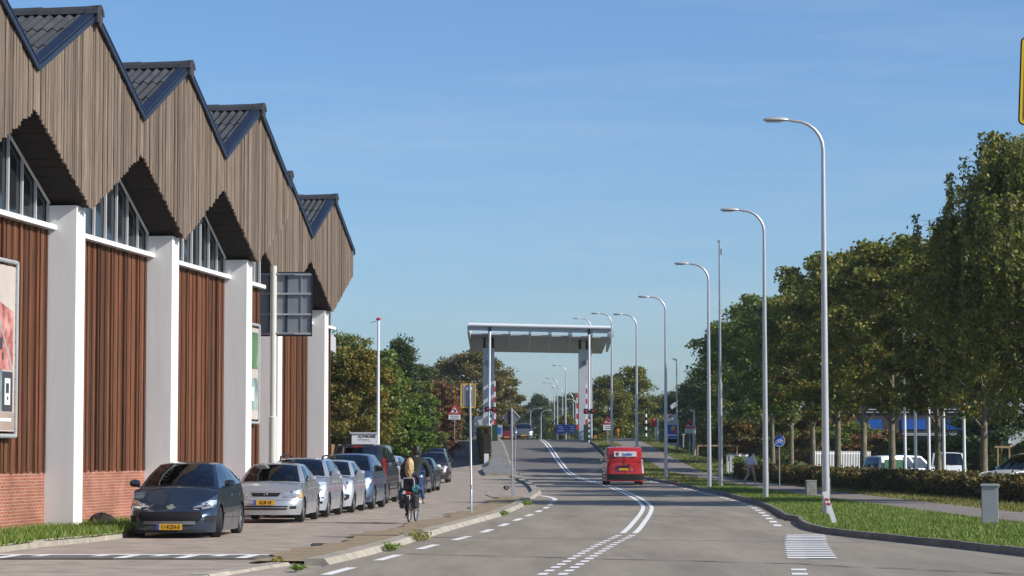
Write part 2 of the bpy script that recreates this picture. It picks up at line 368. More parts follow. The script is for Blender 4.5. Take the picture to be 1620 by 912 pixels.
# ------------------------------------------------------------------ lie of the land
ROADC = interp([(-20, -4.6), (20, -1.0), (34.7, .55), (46.5, 1.75), (52, 2.36), (61, 3.05), (74, 3.93), (80, 4.25), (96, 4.66), (110, 4.8), (127, 4.7), (140, 4.35), (160, 3.75), (205, 2.56), (240, 1.5), (300, -.6), (400, -6)])
RAMP = interp([(-50, 0), (60, 0), (100, 0), (130, .08), (152, .22), (163, .42), (175, 1.0), (203, 2.58), (213, 2.82), (236, 2.82), (262, 2.3), (300, 1.2), (360, .3), (420, 0), (600, 0)])
BASE = interp([(-50, 0), (60, 0), (100, 0), (130, .08), (152, .22), (170, .35), (600, .35)])
LRAMP = interp([(-50, 0), (60, 0), (100, 0), (130, .08), (152, .22), (172, .40), (184, .95), (214, 3.0), (240, 3.0), (262, 2.2), (300, .5), (600, .35)])
PATHC = interp([(-20, 17), (40, 13.6), (63, 12.4), (80, 12.2), (127, 12.0), (150, 11.6), (170, 10.8), (190, 9.7), (205, 9.0), (240, 7.9), (300, 6), (400, .5)])
HALF = 3.3
RL = lambda Y: ROADC(Y) - HALF
RR = lambda Y: ROADC(Y) + HALF
def zt(x, Y):
    r, b = RAMP(Y), BASE(Y)
    xl = RL(Y) - 1.75
    if x >= xl:
        xr = PATHC(Y) + 2.0; f = 1 - sstep((x - xr) / 6)
        z = b + (r - b) * f
        if x > 17: z -= .25 * sstep((x - 17) / 4)
        return z
    l = LRAMP(Y); f = 1 - sstep((xl - 4.2 - x) / 3.0)
    return b + (l - b) * f

def nonuni(lo, hi, dense, step, grow=1.25):
    a, b_ = dense; xs = list(np.arange(a, b_ + 1e-6, step)); s = step; x = xs[-1]
    while x < hi: s *= grow; x = min(hi, x + s); xs.append(x)
    s = step; x = xs[0]; l = []
    while x > lo: s *= grow; x = max(lo, x - s); l.append(x)
    return l[::-1] + xs
gx = nonuni(-1800, 1800, (-14, 24), .7); gy = nonuni(-60, 3500, (20, 320), 2.0)
g = MB(); g.grid(lambda x, y: (x, y, zt(x, y) - .09), gx, gy)
ground = tag(g.build('ground', 'grass_ground', smooth=True, angle=None), kind='structure')

def strip(name, l, r, y0, y1, step, mat, dz=0.0, nx=4, zf=None, parent=None):
    ys = list(np.arange(y0, y1 + 1e-6, step)); us = [i / nx for i in range(nx + 1)]
    zf = zf or zt
    def fn(u, y):
        a, b = l(y), r(y); x = a + (b - a) * u
        return (x, y, zf(x, y) + dz)
    m = MB(); m.grid(fn, us, ys); return m.build(name, mat, parent, smooth=True, angle=None)
zroad = lambda x, Y: RAMP(Y)
KL = [gp(p[0], p[1]) for p in ((534, 894), (598, 878.5), (659, 859.5), (736, 835), (797, 818), (832, 803), (846, 793))]
kl = [(p.x, p.y) for p in KL]
kl2 = kl + [(1.02, 96), (RL(104) - .16, 104)] + [(RL(y) - .14, float(y)) for y in range(110, 159, 6)]
klf = interp([(p[1], p[0]) for p in kl2])
LEDGE = lambda Y: klf(Y) if Y < 158 else RL(Y) - .14
ROADL = lambda y: min(RL(y) - .12, LEDGE(y) - .14) if 37 < y < 158 else RL(y) - .12
road = tag(strip('road', ROADL, lambda y: RR(y) + .25, -30, 162, 1.5, 'asphalt', 0, 6, zroad), kind='structure')
tag(strip('bridge_ramp_road', lambda y: RL(y) - .12, lambda y: RR(y) + .12, 162, 500, 1.5, 'asphalt_ramp', 0, 6, zroad), kind='structure')

# right-hand junction mouth and its kerb line (verge edge)
KR = [gp(p[0], p[1], .0) for p in ((1900, 915), (1760, 897), (1620, 880), (1560, 873), (1500, 866), (1400, 855.5), (1340, 849), (1300, 844), (1275, 838), (1262, 831), (1258, 824))]
kr = [(p.x, p.y) for p in KR]
yk = kr[-1][1]
for Y in np.arange(math.ceil(yk) + 1, 330, 2.0): kr.append((RR(Y) + .28, float(Y)))
sr = MB(); pts = [(p[0], p[1]) for p in kr if p[1] < 64]
left = [(RR(p[1]) + .20, p[1]) for p in pts]
for i in range(len(pts) - 1):
    sr.add([(left[i][0], left[i][1], -.006), (pts[i][0] + .1, pts[i][1], -.006), (pts[i + 1][0] + .1, pts[i + 1][1], -.006), (left[i + 1][0], left[i + 1][1], -.006)], [(0, 1, 2, 3)])
y0 = pts[0][1]; sr.add([(RR(-30), -30, -.006), (70, -30, -.006), (70, y0, -.006), (RR(y0) + .1, y0, -.006)], [(0, 1, 2, 3)])
tag(sr.build('side_road', 'asphalt', recalc=True), kind='structure')

def resample(poly, step):
    P = [Vector((*p[:2], 0)) for p in poly]; outp = [P[0]]; acc = 0
    for a, b in zip(P[:-1], P[1:]):
        L = (b - a).length; d = step - acc
        while d <= L: outp.append(a.lerp(b, d / L)); d += step
        acc = L - (d - step)
    return outp
def kerb(name, poly, mat, w, h, zf, ymax, step=1.0, slope=.05, sink=.12):
    """individual kerb stones laid end to end along a line; further off one continuous strip"""
    root = tag(empty(name, (0, 0, 0)), kind='structure')
    P = resample(poly, step); far = MB(); far_used = False
    for i, (a, b) in enumerate(zip(P[:-1], P[1:])):
        t = (b - a).normalized(); n = Vector((-t.y, t.x, 0)); mid = (a + b) / 2
        za, zb = zf(a.x, a.y), zf(b.x, b.y); Lh = (b - a).length / 2 - .006
        jit = random.uniform(-.005, .005); hh = h + random.uniform(-.006, .006)
        vs = []
        for e, z in ((-1, za), (1, zb)):
            c = t * (Lh * e) + n * jit
            for off, zz in ((0, -sink), (slope, hh), (w, hh), (w, -sink)):
                q = c + n * off; vs.append((q.x, q.y, z - (za + zb) / 2 + zz))
        fs = [(0, 1, 5, 4), (1, 2, 6, 5), (2, 3, 7, 6), (0, 3, 2, 1), (4, 5, 6, 7)]
        if mid.y < ymax:
            m = MB(); m.add(vs, fs); m.build('kerb_stone', mat, root, loc=(mid.x, mid.y, (za + zb) / 2))
        else:
            far.add([Vector(v) + Vector((mid.x, mid.y, (za + zb) / 2)) for v in vs], fs); far_used = True
    if far_used: tag(far.build('kerb_run', mat, root), kind='stuff')
    return root
kerb('verge_kerb', [p for p in reversed(kr)], 'concrete_dark', .16, .12, lambda x, y: RAMP(y), 105)
# left kerb between road and service street
kerb('street_kerb', [p for p in kl2], 'concrete', .50, .095, lambda x, y: RAMP(y), 110, step=1.7, slope=.20)
KN = [gp(p[0], p[1]) for p in ((240, 940), (330, 916), (420, 901), (478, 892))]
kerb('corner_kerb', [(p.x, p.y) for p in KN], 'concrete', .40, .035, lambda x, y: 0, 80, slope=.12)

# service street on the left (brick paved), soil strip behind the kerb
def street_r(y):
    if y < 36.5: return RL(y) - .1
    if y < 38.2: return RL(y) - .1 + (LEDGE(y) - .38 - RL(y) + .1) * (y - 36.5) / 1.7
    return LEDGE(y) - .38
street = tag(strip('service_street', lambda y: -40, street_r, -30, 178, 1.2, 'klinker', -.012, 10), kind='structure')
tag(strip('soil_strip', lambda y: LEDGE(y) - 1.55 + .16 * sin(y * .7) + .10 * sin(y * 2.7), lambda y: LEDGE(y) - .42, 38.4, 96, .6, 'soil', .03, 4), kind='structure')
# brick island at the bend and the grey sidewalk up the ramp
isl = MB(); ip = [gp(p[0], p[1]) for p in ((768, 783), (826, 806), (842, 797), (849, 787), (846, 778), (838, 770), (822, 763), (792, 763), (776, 770))]
isl.add([(p.x, p.y, .008) for p in ip], [tuple(range(len(ip)))])
tag(isl.build('brick_island', 'klinker'), kind='structure')
strip_ = strip('pavement', lambda y: RL(y) - 1.55 - .55 * sstep((172 - y) / 6), lambda y: RL(y) - .12, 158, 330, 1.0, 'klinker_grey', .12, 4, zroad); tag(strip_, kind='structure')
pk = MB()
for y in np.arange(158, 300, 1.0):
    a, b = RL(y) - .135, RL(y + 1) - .135
    pk.add([(a + .01, y, RAMP(y) - .1), (a + .01, y, RAMP(y) + .123), (a - .14, y, RAMP(y) + .124), (b + .01, y + 1, RAMP(y + 1) - .1), (b + .01, y + 1, RAMP(y + 1) + .123), (b - .14, y + 1, RAMP(y + 1) + .124)], [(0, 1, 4, 3), (1, 2, 5, 4)])
y = 158.0; w0 = RL(y) - 2.1
pk.box(((RL(y) + w0) / 2 - .05, y - .06, RAMP(y) + .03), (RL(y) - w0 + .1, .14, .21)); 
for yy in np.arange(158, 176, 1.0):
    xl = RL(yy) - 1.55 - .55 * sstep((172 - yy) / 6); pk.box((xl - .06, yy + .5, RAMP(yy + .5) + .0), (.12, 1.0, .24))
tag(pk.build('pavement_kerb', 'concrete', recalc=True), kind='structure')
# cycle ramp beside the ivy wall
RAMPL = lambda y: RL(y) - 4.15
RAMPR = lambda y: RL(y) - 2.05
tag(strip('cycle_ramp', RAMPL, RAMPR, 176.5, 240, 1.0, 'asphalt_path', .03, 4, lambda x, Y: LRAMP(Y)), kind='structure')
tag(strip('ramp_bank', lambda y: RL(y) - 6.2, RAMPL, 175, 240, 1.0, 'grass_ground', .02, 3, lambda x, Y: LRAMP(Y)), kind='structure')
# verge, cycle path on the right
krf = interp(sorted({round(p[1], 3): p[0] for p in kr}.items()))
VL = lambda y: krf(y) + .15
tag(strip('verge', VL, lambda y: max(PATHC(y) - 1.05, VL(y) + .01), y0 - .5, 330, 1.2, 'grass_ground', .095, 8), kind='structure')
tag(strip('cycle_path', lambda y: PATHC(y) - 1.1, lambda y: PATHC(y) + 1.1, 10, 400, 1.5, 'asphalt_path', .105, 4), kind='structure')
tag(strip('hedge_bank', lambda y: PATHC(y) + 1.05, lambda y: PATHC(y) + 9, 10, 330, 1.5, 'grass_ground', .06, 10), kind='structure')

# ------------------------------------------------------------------ painted markings (sheets 4 mm up, parts of the road)
def mark(name, pts, parent, mat='paint_white', dz=.006, zf=None):
    m = MB(); n = len(pts)
    zf = zf or (lambda x, y: RAMP(y))
    m.add([(p[0], p[1], zf(p[0], p[1]) + dz) for p in pts], [tuple(range(n))]); return m.build(name, mat, parent, recalc=False)
def along(fc, y0, y1, w, name, parent, n=1, **k):
    for i in range(n):
        a = y0 + (y1 - y0) * i / n; b = y0 + (y1 - y0) * (i + 1) / n
        xa, xb = fc(a), fc(b); mark(name, [(xa - w / 2, a), (xa + w / 2, a), (xb + w / 2, b), (xb - w / 2, b)], parent, **k)
def ribbon(fc, y0, y1, w, name, parent, step=1.0, mat='paint_white', dz=.006):
    m = MB(); ys = np.arange(y0, y1 + 1e-6, step)
    m.grid(lambda u, y: (fc(y) + (u - .5) * w, y, RAMP(y) + dz), [0, 1], list(ys)); return m.build(name, mat, parent)
# left edge dashes
for k in range(12):
    a = 34.6 + k * 4.62; b = a + 2.2
    if b < 92: along(lambda y: RL(y) + .22, a, b, .16, 'edge_dash', road)
for k in range(34):
    a = 57.6 + k * 3.1; b = a + 1.45
    if b < 150: along(lambda y: RR(y) - .06, a, b, .18, 'edge_dash', road)
for y in (34.6, 35.9): along(lambda y: RR(y) + .08, y, y + .5, .22, 'edge_dash', road)
# hatch of thin bars on the junction side
for k in range(13):
    yy = 40.0 + k * .92; x0 = RR(yy) - .03; w = .78
    zz = .008
    mark('hump_bar', [(x0, yy), (x0 + w + .02 * k * 0, yy), (x0 + w, yy + .50), (x0, yy + .50)], road, dz=zz)
# centre line: short double dashes then two solid lines
for k in range(26):
    a = 30.5 + k * 1.02; 
    if a + .52 > 52.3: break
    for o in (-.12, .12): 
        along(lambda y: ROADC(y) + o * 1.15, a, a + .52, .13, 'centre_dash', road)
for o in (-.13, .13):
    ribbon(lambda y: ROADC(y) + o, 52.6, 162, .12, 'centre_line', road); 
    o2 = ribbon(lambda y: ROADC(y) + o, 162, 330, .12, 'centre_line', bpy.data.objects['bridge_ramp_road'])
# white curl at the island and seams in the asphalt
c = gp(840, 789); 
def arc(cx, cy, r, a0, a1, w, name, n=8):
    for i in range(n):
        t0, t1 = radians(a0 + (a1 - a0) * i / n), radians(a0 + (a1 - a0) * (i + 1) / n)
        mark(name, [(cx + (r - w) * cos(t0), cy + (r - w) * 9 * sin(t0)), (cx + r * cos(t0), cy + r * 9 * sin(t0)), (cx + r * cos(t1), cy + r * 9 * sin(t1)), (cx + (r - w) * cos(t1), cy + (r - w) * 9 * sin(t1))], road)
arc(.62, 92, 1.02, -40, 60, .17, 'curl_mark')
def seam(p0, p1, w, n=14, x1=None):
    a, b = gp(*p0), gp(*p1); m = MB(); t = (b - a).normalized(); nn = Vector((-t.y, t.x, 0)); pr = None; ph = random.uniform(0, 9)
    us = [i / n for i in range(n + 1)]
    m.grid(lambda u, v: a.lerp(b, u) + nn * (w * v * (.6 + .5 * sin(u * 31 + ph)) + .05 * sin(u * 17 + ph) + .03 * sin(u * 41)) + Vector((0, 0, .005)), us, [-.5, .5])
    m.build('tar_seam', 'tar', road)
seam((640, 877), (1240, 892), .10); seam((1240, 892), (1640, 910), .10); seam((925, 866), (960, 866.5), .09)
# give-way teeth line across the service street mouth
z_st = lambda x, y: .0
ys0 = gp(225, 879).y; 
mark('speed_hump_band', [(-9.2, ys0 - 1.35), (-3.35, ys0 - 1.35), (-3.35, ys0 + .3), (-9.2, ys0 + .3)], street, 'asphalt_ramp', .004, z_st)
mark('hump_line', [(-9.2, ys0 - .02), (-3.35, ys0 - .02), (-3.35, ys0 + .28), (-9.2, ys0 + .28)], street, 'paint_white', .009, z_st)
for k in range(13):
    x = -9.05 + k * .48; dl = 1.25 if k % 2 == 0 else .55
    if k == 4: continue
    mark('hump_tooth', [(x - .13, ys0 - dl), (x + .06, ys0 - dl), (x + .16, ys0), (x - .03, ys0)], street, 'paint_white', .009, z_st)
# drain cover in the street, patch of darker paving
mark('drain_cover', [(gp(495, 866).x, gp(495, 866).y), (gp(533, 866).x, gp(533, 866).y), (gp(533, 860).x, gp(533, 860).y), (gp(493, 860).x, gp(493, 860).y)], street, 'tar', .006, z_st)
# ------------------------------------------------------------------ timber hall with zig-zag gables (left)
TH = atan(535 / F)
O3 = gp(130, 838, .08)
hall = tag(empty('timber_hall', (O3.x, O3.y, 0), -TH), 'long hall with zigzag weathered timber gables, white piers and red brick plinth', 'building')
BAY = 7.45; HB = BAY / 2; ZA, ZVT, ZVB, ZTIP, ZSILL, ZBR = 10.75, 9.10, 8.30, 6.70, 6.28, 1.30
XG = .22; XW = -.60; SLT = (ZA - ZVT) / HB; SLB = (ZVB - ZTIP) / HB
ztop = lambda d: ZA - abs(d) * SLT          # d = distance along the facade from the gable centre
zbot = lambda d: ZTIP + abs(d) * SLB
def gable_sheet():
    """one corrugated roof sheet 1.05 wide (x) and sloping down along -y"""
    m = MB(); us = [i / 24 for i in range(25)]; vs_ = [0, .5, 1]
    m.grid(lambda u, v: ((u - .5) * 1.06, -v * 1.38, .035 * sin(u * 2 * pi * 5) + .025 * v + .0), us, vs_)
    m.grid(lambda u, v: ((u - .5) * 1.06, -1.38, .035 * sin(u * 2 * pi * 5) + .025 - v * .03), us, [0, 1])
    return m.mesh('roof_sheet', 'roof_sheet', True, 50)
SHEET = gable_sheet()
def section(xo, ks, yc0, detail, first_half=False, end_near=None):
    for k in ks:
        yc = yc0 + BAY * k; det = k in detail
        # ---- gable cladding: dark backing and single battens
        bk = MB(); P = [(-HB, ZVB + .04), (0, ZTIP + .04), (HB, ZVB + .04), (HB, ZVT - .02), (0, ZA - .04), (-HB, ZVT - .02)]
        vs = [(xo + XG - .10, yc + p[0], p[1]) for p in P] + [(xo + XG - .035, yc + p[0], p[1]) for p in P]
        bk.add(vs, [(0, 1, 4, 5), (1, 2, 3, 4), (6, 11, 10, 7), (7, 10, 9, 8)] + [(i, i + 6, (i + 1) % 6 + 6, (i + 1) % 6) for i in range(6)])
        gb = bk.build('gable_panel', 'joint_dark', hall)
        n = 50; w = BAY / n; join = MB()
        for i in range(n):
            d0 = -HB + i * w; dm = d0 + w / 2; zb = zbot(dm) + random.uniform(-.03, .03); zt_ = ztop(dm) - .02
            th = random.uniform(.025, .05); ww = w * random.choice((.80, .86, .9)); 
            m = MB() if det else join
            off = (0, 0, 0) if det else (xo + XG, yc + dm, (zb + zt_) / 2)
            m.box((off[0] - .035 + th / 2 + .001, off[1], off[2]), (th, ww, zt_ - zb))
            if det: m.build('batten', 'batten_wood', hall, loc=(xo + XG, yc + dm, (zb + zt_) / 2))
        if not det: tag(join.build('batten_wall', 'batten_wood', hall), kind='stuff')
        # ---- soffit panels under the zig-zag, ribbed
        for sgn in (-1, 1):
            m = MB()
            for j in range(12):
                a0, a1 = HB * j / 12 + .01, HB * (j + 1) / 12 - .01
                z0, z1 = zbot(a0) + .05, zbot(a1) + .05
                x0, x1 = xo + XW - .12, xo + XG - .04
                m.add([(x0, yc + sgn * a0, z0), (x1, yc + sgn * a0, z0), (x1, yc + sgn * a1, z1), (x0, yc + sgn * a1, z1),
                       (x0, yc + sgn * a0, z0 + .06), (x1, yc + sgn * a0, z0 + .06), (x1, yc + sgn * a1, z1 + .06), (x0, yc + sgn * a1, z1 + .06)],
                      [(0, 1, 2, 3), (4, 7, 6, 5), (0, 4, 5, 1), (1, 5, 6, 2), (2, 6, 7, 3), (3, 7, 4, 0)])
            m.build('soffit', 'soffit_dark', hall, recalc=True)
        # ---- roof: navy verge trims, corrugated sheets on the near slope, ridge cap
        for sgn in (-1, 1):
            ang = atan(SLT) * (-sgn); L = sqrt(HB ** 2 + (ZA - ZVT) ** 2)
            m = MB(); M = RX(ang)
            mid = Vector((0, yc + sgn * HB / 2, (ZA + ZVT) / 2))
            m.box(mid + Vector((xo + XG + .055, 0, .01)), (.05, L, .11), M)
            m.box(mid + Vector((xo + XG - .04, 0, .125)), (.24, L, .03), M)
            m.build('verge_trim', 'navy_metal', hall)
            dk = MB(); dk.box(mid + Vector((xo - 9.0, 0, .0)), (18.2, L, .06), M); dk.build('roof_deck', 'roof_sheet', hall)
            if sgn < 0 and det:
                for cx in range(6):
                    for r in (2, 1, 0):
                        s0 = r * 1.34 + .05; dy = s0 * cos(atan(SLT)); dz = s0 * sin(atan(SLT))
                        o = link('roof_sheet', SHEET, hall, (xo + XG - .62 - cx * 1.02, yc - dy, ZA - dz + .09), (-ang * -1, 0, 0)); o.rotation_euler = (atan(SLT), 0, 0)
        m = MB(); prof = [(-.24, -.02), (-.19, .08), (-.10, .15), (0, .175), (.10, .15), (.19, .08), (.24, -.02), (.17, -.02), (0, .10), (-.17, -.02)]
        for xs, xe in [(.16, -.12)] + [(-.10 - 1.0 * i, -1.12 - 1.0 * i) for i in range(8)]:
            s = 1.0 if xs < .1 else 1.12
            vs = [(xo + XG + xs, yc + p[0] * s, ZA + .06 + p[1] * s) for p in prof] + [(xo + XG + xe, yc + p[0] * s * .96, ZA + .05 + p[1] * s * .96) for p in prof]
            n_ = len(prof); m.add(vs, [tuple(range(n_)), tuple(range(n_, 2 * n_))[::-1]] + [(i, i + n_, (i + 1) % n_ + n_, (i + 1) % n_) for i in range(n_)])
        m.box((xo + XG + .12, yc, ZA + .04), (.05, .34, .34)); m.box((xo + XG + .14, yc, ZA - .05), (.03, .14, .3))
        m.build('ridge_cap', 'roof_sheet', hall, recalc=True)
        # ---- pier
        m = MB(); m.box((xo - .32, yc, 3.36), (.64, .60, 6.84), bev=.012); m.build('pier', 'plaster', hall)
        # ---- bay wall between this pier and the next
        if k == ks[-1]: y1 = yc + HB
        else: y1 = yc + BAY - .3
        ya = yc + .3
        m = MB(); m.box((xo + XW - .13, (ya + y1) / 2, ZBR / 2), (.20, y1 - ya, ZBR)); m.build('plinth', 'brick_red', hall)
        m = MB(); m.box((xo + XW - .11, (ya + y1) / 2, (ZBR + ZSILL) / 2), (.10, y1 - ya, ZSILL - ZBR)); m.build('wall_panel', 'joint_dark', hall)
        y = ya + .03
        j = 0
        while y < y1 - .06:
            wd = min(random.choice((.13, .15, .17, .19)), y1 - y - .02); prd = .035 + .018 * (j % 2) + random.uniform(0, .008)
            if j % 6 == 5: prd += .03; wd = min(.09, wd)
            zlo = ZBR + random.uniform(-.05, -.01)
            m = MB(); zs = random.uniform(2, 5) if random.random() < .25 else None
            if zs:
                m.box((prd / 2 - .06, 0, (zlo + zs) / 2 - 3.8), (prd, wd, zs - zlo - .01)); m.box((prd / 2 - .06, 0, (zs + ZSILL) / 2 - 3.8), (prd * .9, wd, ZSILL - zs - .01))
            else: m.box((prd / 2 - .06, 0, (zlo + ZSILL) / 2 - 3.8), (prd, wd, ZSILL - zlo))
            m.build('board', 'board_wood', hall, loc=(xo + XW, y + wd / 2, 3.8)); y += wd + random.choice((.012, .02, .03)); j += 1
        m = MB(); m.box((xo + XW + .03, (ya + y1) / 2, ZSILL + .04), (.28, y1 - ya - .01, .10)); m.build('sill', 'white_paint', hall)
        # ---- clerestory glazing
        def ztw(y): 
            d = abs((y - yc + HB) % BAY - HB); return zbot(d) + .03
        nn = 8 if y1 - ya > 5 else 5; ysm = [ya + (y1 - ya) * i / nn for i in range(nn + 1)]
        for i in range(nn):
            a, b = ysm[i] + .035, ysm[i + 1] - .035; ps = [a] + [yv for yv in [yc + HB] if a < yv < b] + [b]
            xg = xo + XW - .05; low = [(xg, yy, ZSILL + .12) for yy in ps]; hi = [(xg, yy, ztw(yy)) for yy in ps]
            n_ = len(ps); m = MB(); m.add(low + hi, [(q, q + 1, q + 1 + n_, q + n_) for q in range(n_ - 1)]); m.build('pane', 'dark_glass', hall)
        for i in range(nn + 1):
            yy = min(max(ysm[i], ya + .04), y1 - .04); h = ztw(yy) - ZSILL - .09
            m = MB(); m.box((xo + XW - .01, yy, ZSILL + .09 + h / 2), (.05, .055, h)); m.build('mullion', 'window_grey', hall)
        m = MB()
        for sgn in (-1, 1):
            ye = ya if sgn < 0 else y1; ym = yc + HB
            if k == ks[-1] and sgn > 0: continue
            p0 = Vector((xo + XW - .0, ye, ztw(ye) - .03)); p1 = Vector((xo + XW - .0, ym, ztw(ym) - .03)); m.tube([p0, p1], .035, 4)
        m.build('window_head', 'window_grey', hall)
section(0, [-2, -1, 0, 1, 2], -.3, {-1, 0, 1, 2})
section(-2.8, [0, 1, 2], 23.4 - .3, {1, 2})
m = MB()
m.box((-9.4, 0, 4.4), (17.2, 36.9, 8.9)); m.build('hall_light_block', 'plaster', hall, loc=(0, 0, 0))  # unseen solid boxes inside both hall sections, added to block light
m = MB(); m.box((-11.0, 30.3, 4.4), (14.6, 22.4, 8.9)); m.build('hall_light_block', 'plaster', hall)
m = MB(); m.box((-2.1, 18.45, 4.1), (2.6, .14, 8.2)); m.build('end_wall', 'board_wood', hall)
m = MB(); m.box((-4.3, 41.5, 4.1), (1.4, .16, 8.2)); m.build('end_wall', 'board_wood', hall)

# ---- framed banners hung on the hall wall
def banner(yc_px, Yd, w, z0, z1, label, seed, ylocal, xoff):
    root = tag(empty('banner', (0, 0, 0)), label, 'banner', 'framed banners on the hall'); root.parent = None
    M = hall.matrix_basis @ Matrix.Translation((xoff, ylocal, (z0 + z1) / 2)); root.matrix_world = M
    root.location = M.translation; root.rotation_euler = (0, 0, -TH)
    h = z1 - z0; fr = MB()
    for s in (-1, 1):
        fr.tube([(0, s * w / 2, -h / 2), (0, s * w / 2, h / 2)], .045, 8); fr.tube([(0, -w / 2, s * h / 2), (0, w / 2, s * h / 2)], .045, 8)
    fr.build('frame', 'galv_matt', root, smooth=True)
    ties = MB()
    for i in range(14):
        z = -h / 2 + h * (i + .5) / 14
        for s in (-1, 1): ties.tube([(0, s * (w / 2 + .03), z), (.0, s * (w / 2 - .10), z + .03)], .012, 4)
    for i in range(8):
        y = -w / 2 + w * (i + .5) / 8
        for s in (-1, 1): ties.tube([(0, y, s * (h / 2 + .03)), (0, y + .02, s * (h / 2 - .10))], .012, 4)
    tag(ties.build('tie', 'black', root), kind='stuff')
    sh = MB(); sh.box((0, 0, 0), (.012, w - .18, h - .18)); s_ = sh.build('sheet', 'banner_pale', root)
    return root, s_, w - .18, h - .18
pm('banner_pale', (.50, .43, .37), .6, var=.12, scale=1.2)
m_, t_, b_ = newmat('banner_pink'); N = t_.nodes; L = t_.links
n1 = N.new('ShaderNodeTexNoise'); n1.inputs['Scale'].default_value = 3.2; n1.inputs['Detail'].default_value = 8
r1 = N.new('ShaderNodeValToRGB'); e = r1.color_ramp.elements; e[0].position = .32; e[0].color = (.16, .035, .05, 1); e[1].position = .7; e[1].color = (.60, .36, .30, 1); e.new(.5).color = (.45, .16, .13, 1)
tc_ = N.new('ShaderNodeTexCoord'); L.new(tc_.outputs['Object'], n1.inputs['Vector']); L.new(n1.outputs[0], r1.inputs[0]); L.new(r1.outputs[0], b_.inputs['Base Color']); b_.inputs['Roughness'].default_value = .6
pm('banner_bluegreen', (.22, .30, .30), .6, var=.6, scale=1.6, dirt=.6, dirtcol=(.35, .36, .12)); pm('banner_tan', (.36, .27, .22), .6, var=.15, scale=2); pm('banner_dark', (.05, .05, .055), .6); pm('banner_green', (.10, .20, .09), .6, var=.5, scale=1.2, dirt=.7, dirtcol=(.5, .5, .5))
zb0 = zat(690, 49.0); zb1 = zat(412, 49.0)
root, sheet, bw, bh = banner(0, 0, 3.3, zb0, zb1, 'framed banner with pale, pink and green picture panels, on nearest timber wall', 1, -2.95 - 1.65, XW + .13)
def bpatch(y0, y1, z0, z1, mat, x=.0085, poly=None, name='print'):
    m = MB(); P = poly or [(y0, z0), (y1, z0), (y1, z1), (y0, z1)]
    m.add([(x, p[0] * bw / 2, p[1] * bh / 2) for p in P], [tuple(range(len(P)))]); m.build(name, mat, sheet)
bpatch(0, 0, 0, 0, 'banner_pink', poly=[(-.95, -.25), (.93, -.26), (.93, .45), (.05, .62), (-.95, .62)])
bpatch(0, 0, 0, 0, 'galv_matt', .0105, poly=[(.12, .62), (.17, .62), (.94, -.26), (.88, -.26)])
bpatch(-.1, .52, -.76, -.26, 'banner_bluegreen', .0105)
bpatch(.52, .92, -.76, -.28, 'banner_dark', .0105); bpatch(.62, .83, -.68, -.36, 'sign_white', .0125); bpatch(.66, .78, -.54, -.42, 'banner_dark', .0145); bpatch(.70, .76, -.62, -.58, 'banner_dark', .0145)
bpatch(-.98, .98, -.98, -.77, 'banner_tan', .0105); bpatch(.42, .88, -.88, -.84, 'sign_white', .0125)
bpatch(.40, .52, -.02, .12, 'banner_dark', .0125); bpatch(.5, .56, -.14, -.06, 'banner_dark', .0125); bpatch(-.2, .35, -.24, -.12, 'banner_pale', .0125)
root, sheet, bw, bh = banner(0, 0, 1.6, 2.5, 5.2, 'narrow sliver of framed green and white banner beside big sign back', 2, 16.9, XW + .13)
bpatch(-.9, .9, .1, .9, 'banner_green'); bpatch(-.9, .9, -.8, -.1, 'banner_bluegreen'); bpatch(-.3, .3, -.6, -.3, 'sign_white', .0105)

# ---- back of the large route sign on its thick pole
Ys = 73.0; p0 = at(431, 720, Ys)
rs = tag(empty('route_sign', (p0.x, Ys, 0)), 'large grey sign panel seen from behind, on thick cream pole beside the piers', 'sign')
m = MB(); zt1 = zat(421, Ys); zt2 = zat(660, Ys); m.tube([(0, 0, 0), (0, 0, zt2), (0, 0, zt2 + .03), (0, 0, zt1)], [.125, .125, .095, .095], 20); m.build('pole', 'cream_pole', rs, smooth=True)
za, zb = zat(532, Ys), zat(430, Ys); xa, xb = xat(384, Ys) - p0.x, xat(492, Ys) - p0.x
m = MB(); m.box(((xa + xb) / 2, .17, (za + zb) / 2), (xb - xa, .03, zb - za)); pn = m.build('panel', 'sign_back', rs)
m = MB()
for x in (xa + .02, xb - .02): m.box((x, .15, (za + zb) / 2), (.04, .07, zb - za))
for z in (za + .02, zb - .02): m.box(((xa + xb) / 2, .15, z), (xb - xa, .07, .04))
m.build('edge_profile', 'navy_metal', pn)
for f_ in (.04, .34, .66, .96):
    m = MB(); m.box(((xa + xb) / 2, .125, za + (zb - za) * f_), (xb - xa - .06, .06, .05)); m.build('cross_rail', 'galv_matt', pn)
for f_ in (.12, .38, .62, .84):
    m = MB(); m.box((xa + (xb - xa) * f_, .145, (za + zb) / 2), (.07 if f_ != .84 else .04, .03, zb - za - .05)); m.build('stiffener', 'navy_metal' if f_ != .84 else 'galv', pn)
for f_ in (.04, .96):
    m = MB(); m.tube([(-.5, .08, za + (zb - za) * f_), (.62, .08, za + (zb - za) * f_)], .035, 8); m.box((0, .02, za + (zb - za) * f_), (.24, .16, .05)); m.build('clamp', 'galv', rs, smooth=True)

# ---- low grey annex behind the hall's far end
an = tag(empty('annex_building', (xat(516, 108), 108, 0)), 'pale grey flat-roofed annex just behind the far end of the timber hall', 'building')
hz = zat(527, 108); m = MB(); m.box((-6.75, 2, hz / 2 - .35), (12.7, 4, hz - .7)); m.build('wall', 'sign_back', an)
m = MB(); m.box((-6.55, 2, hz - .35), (13.3, 4.4, .68)); m.build('roof_edge', 'window_grey', an)
m = MB(); m.box((-6.85, -.03, hz - 1.9), (12.4, .06, .9)); m.build('window_band', 'dark_glass', an)
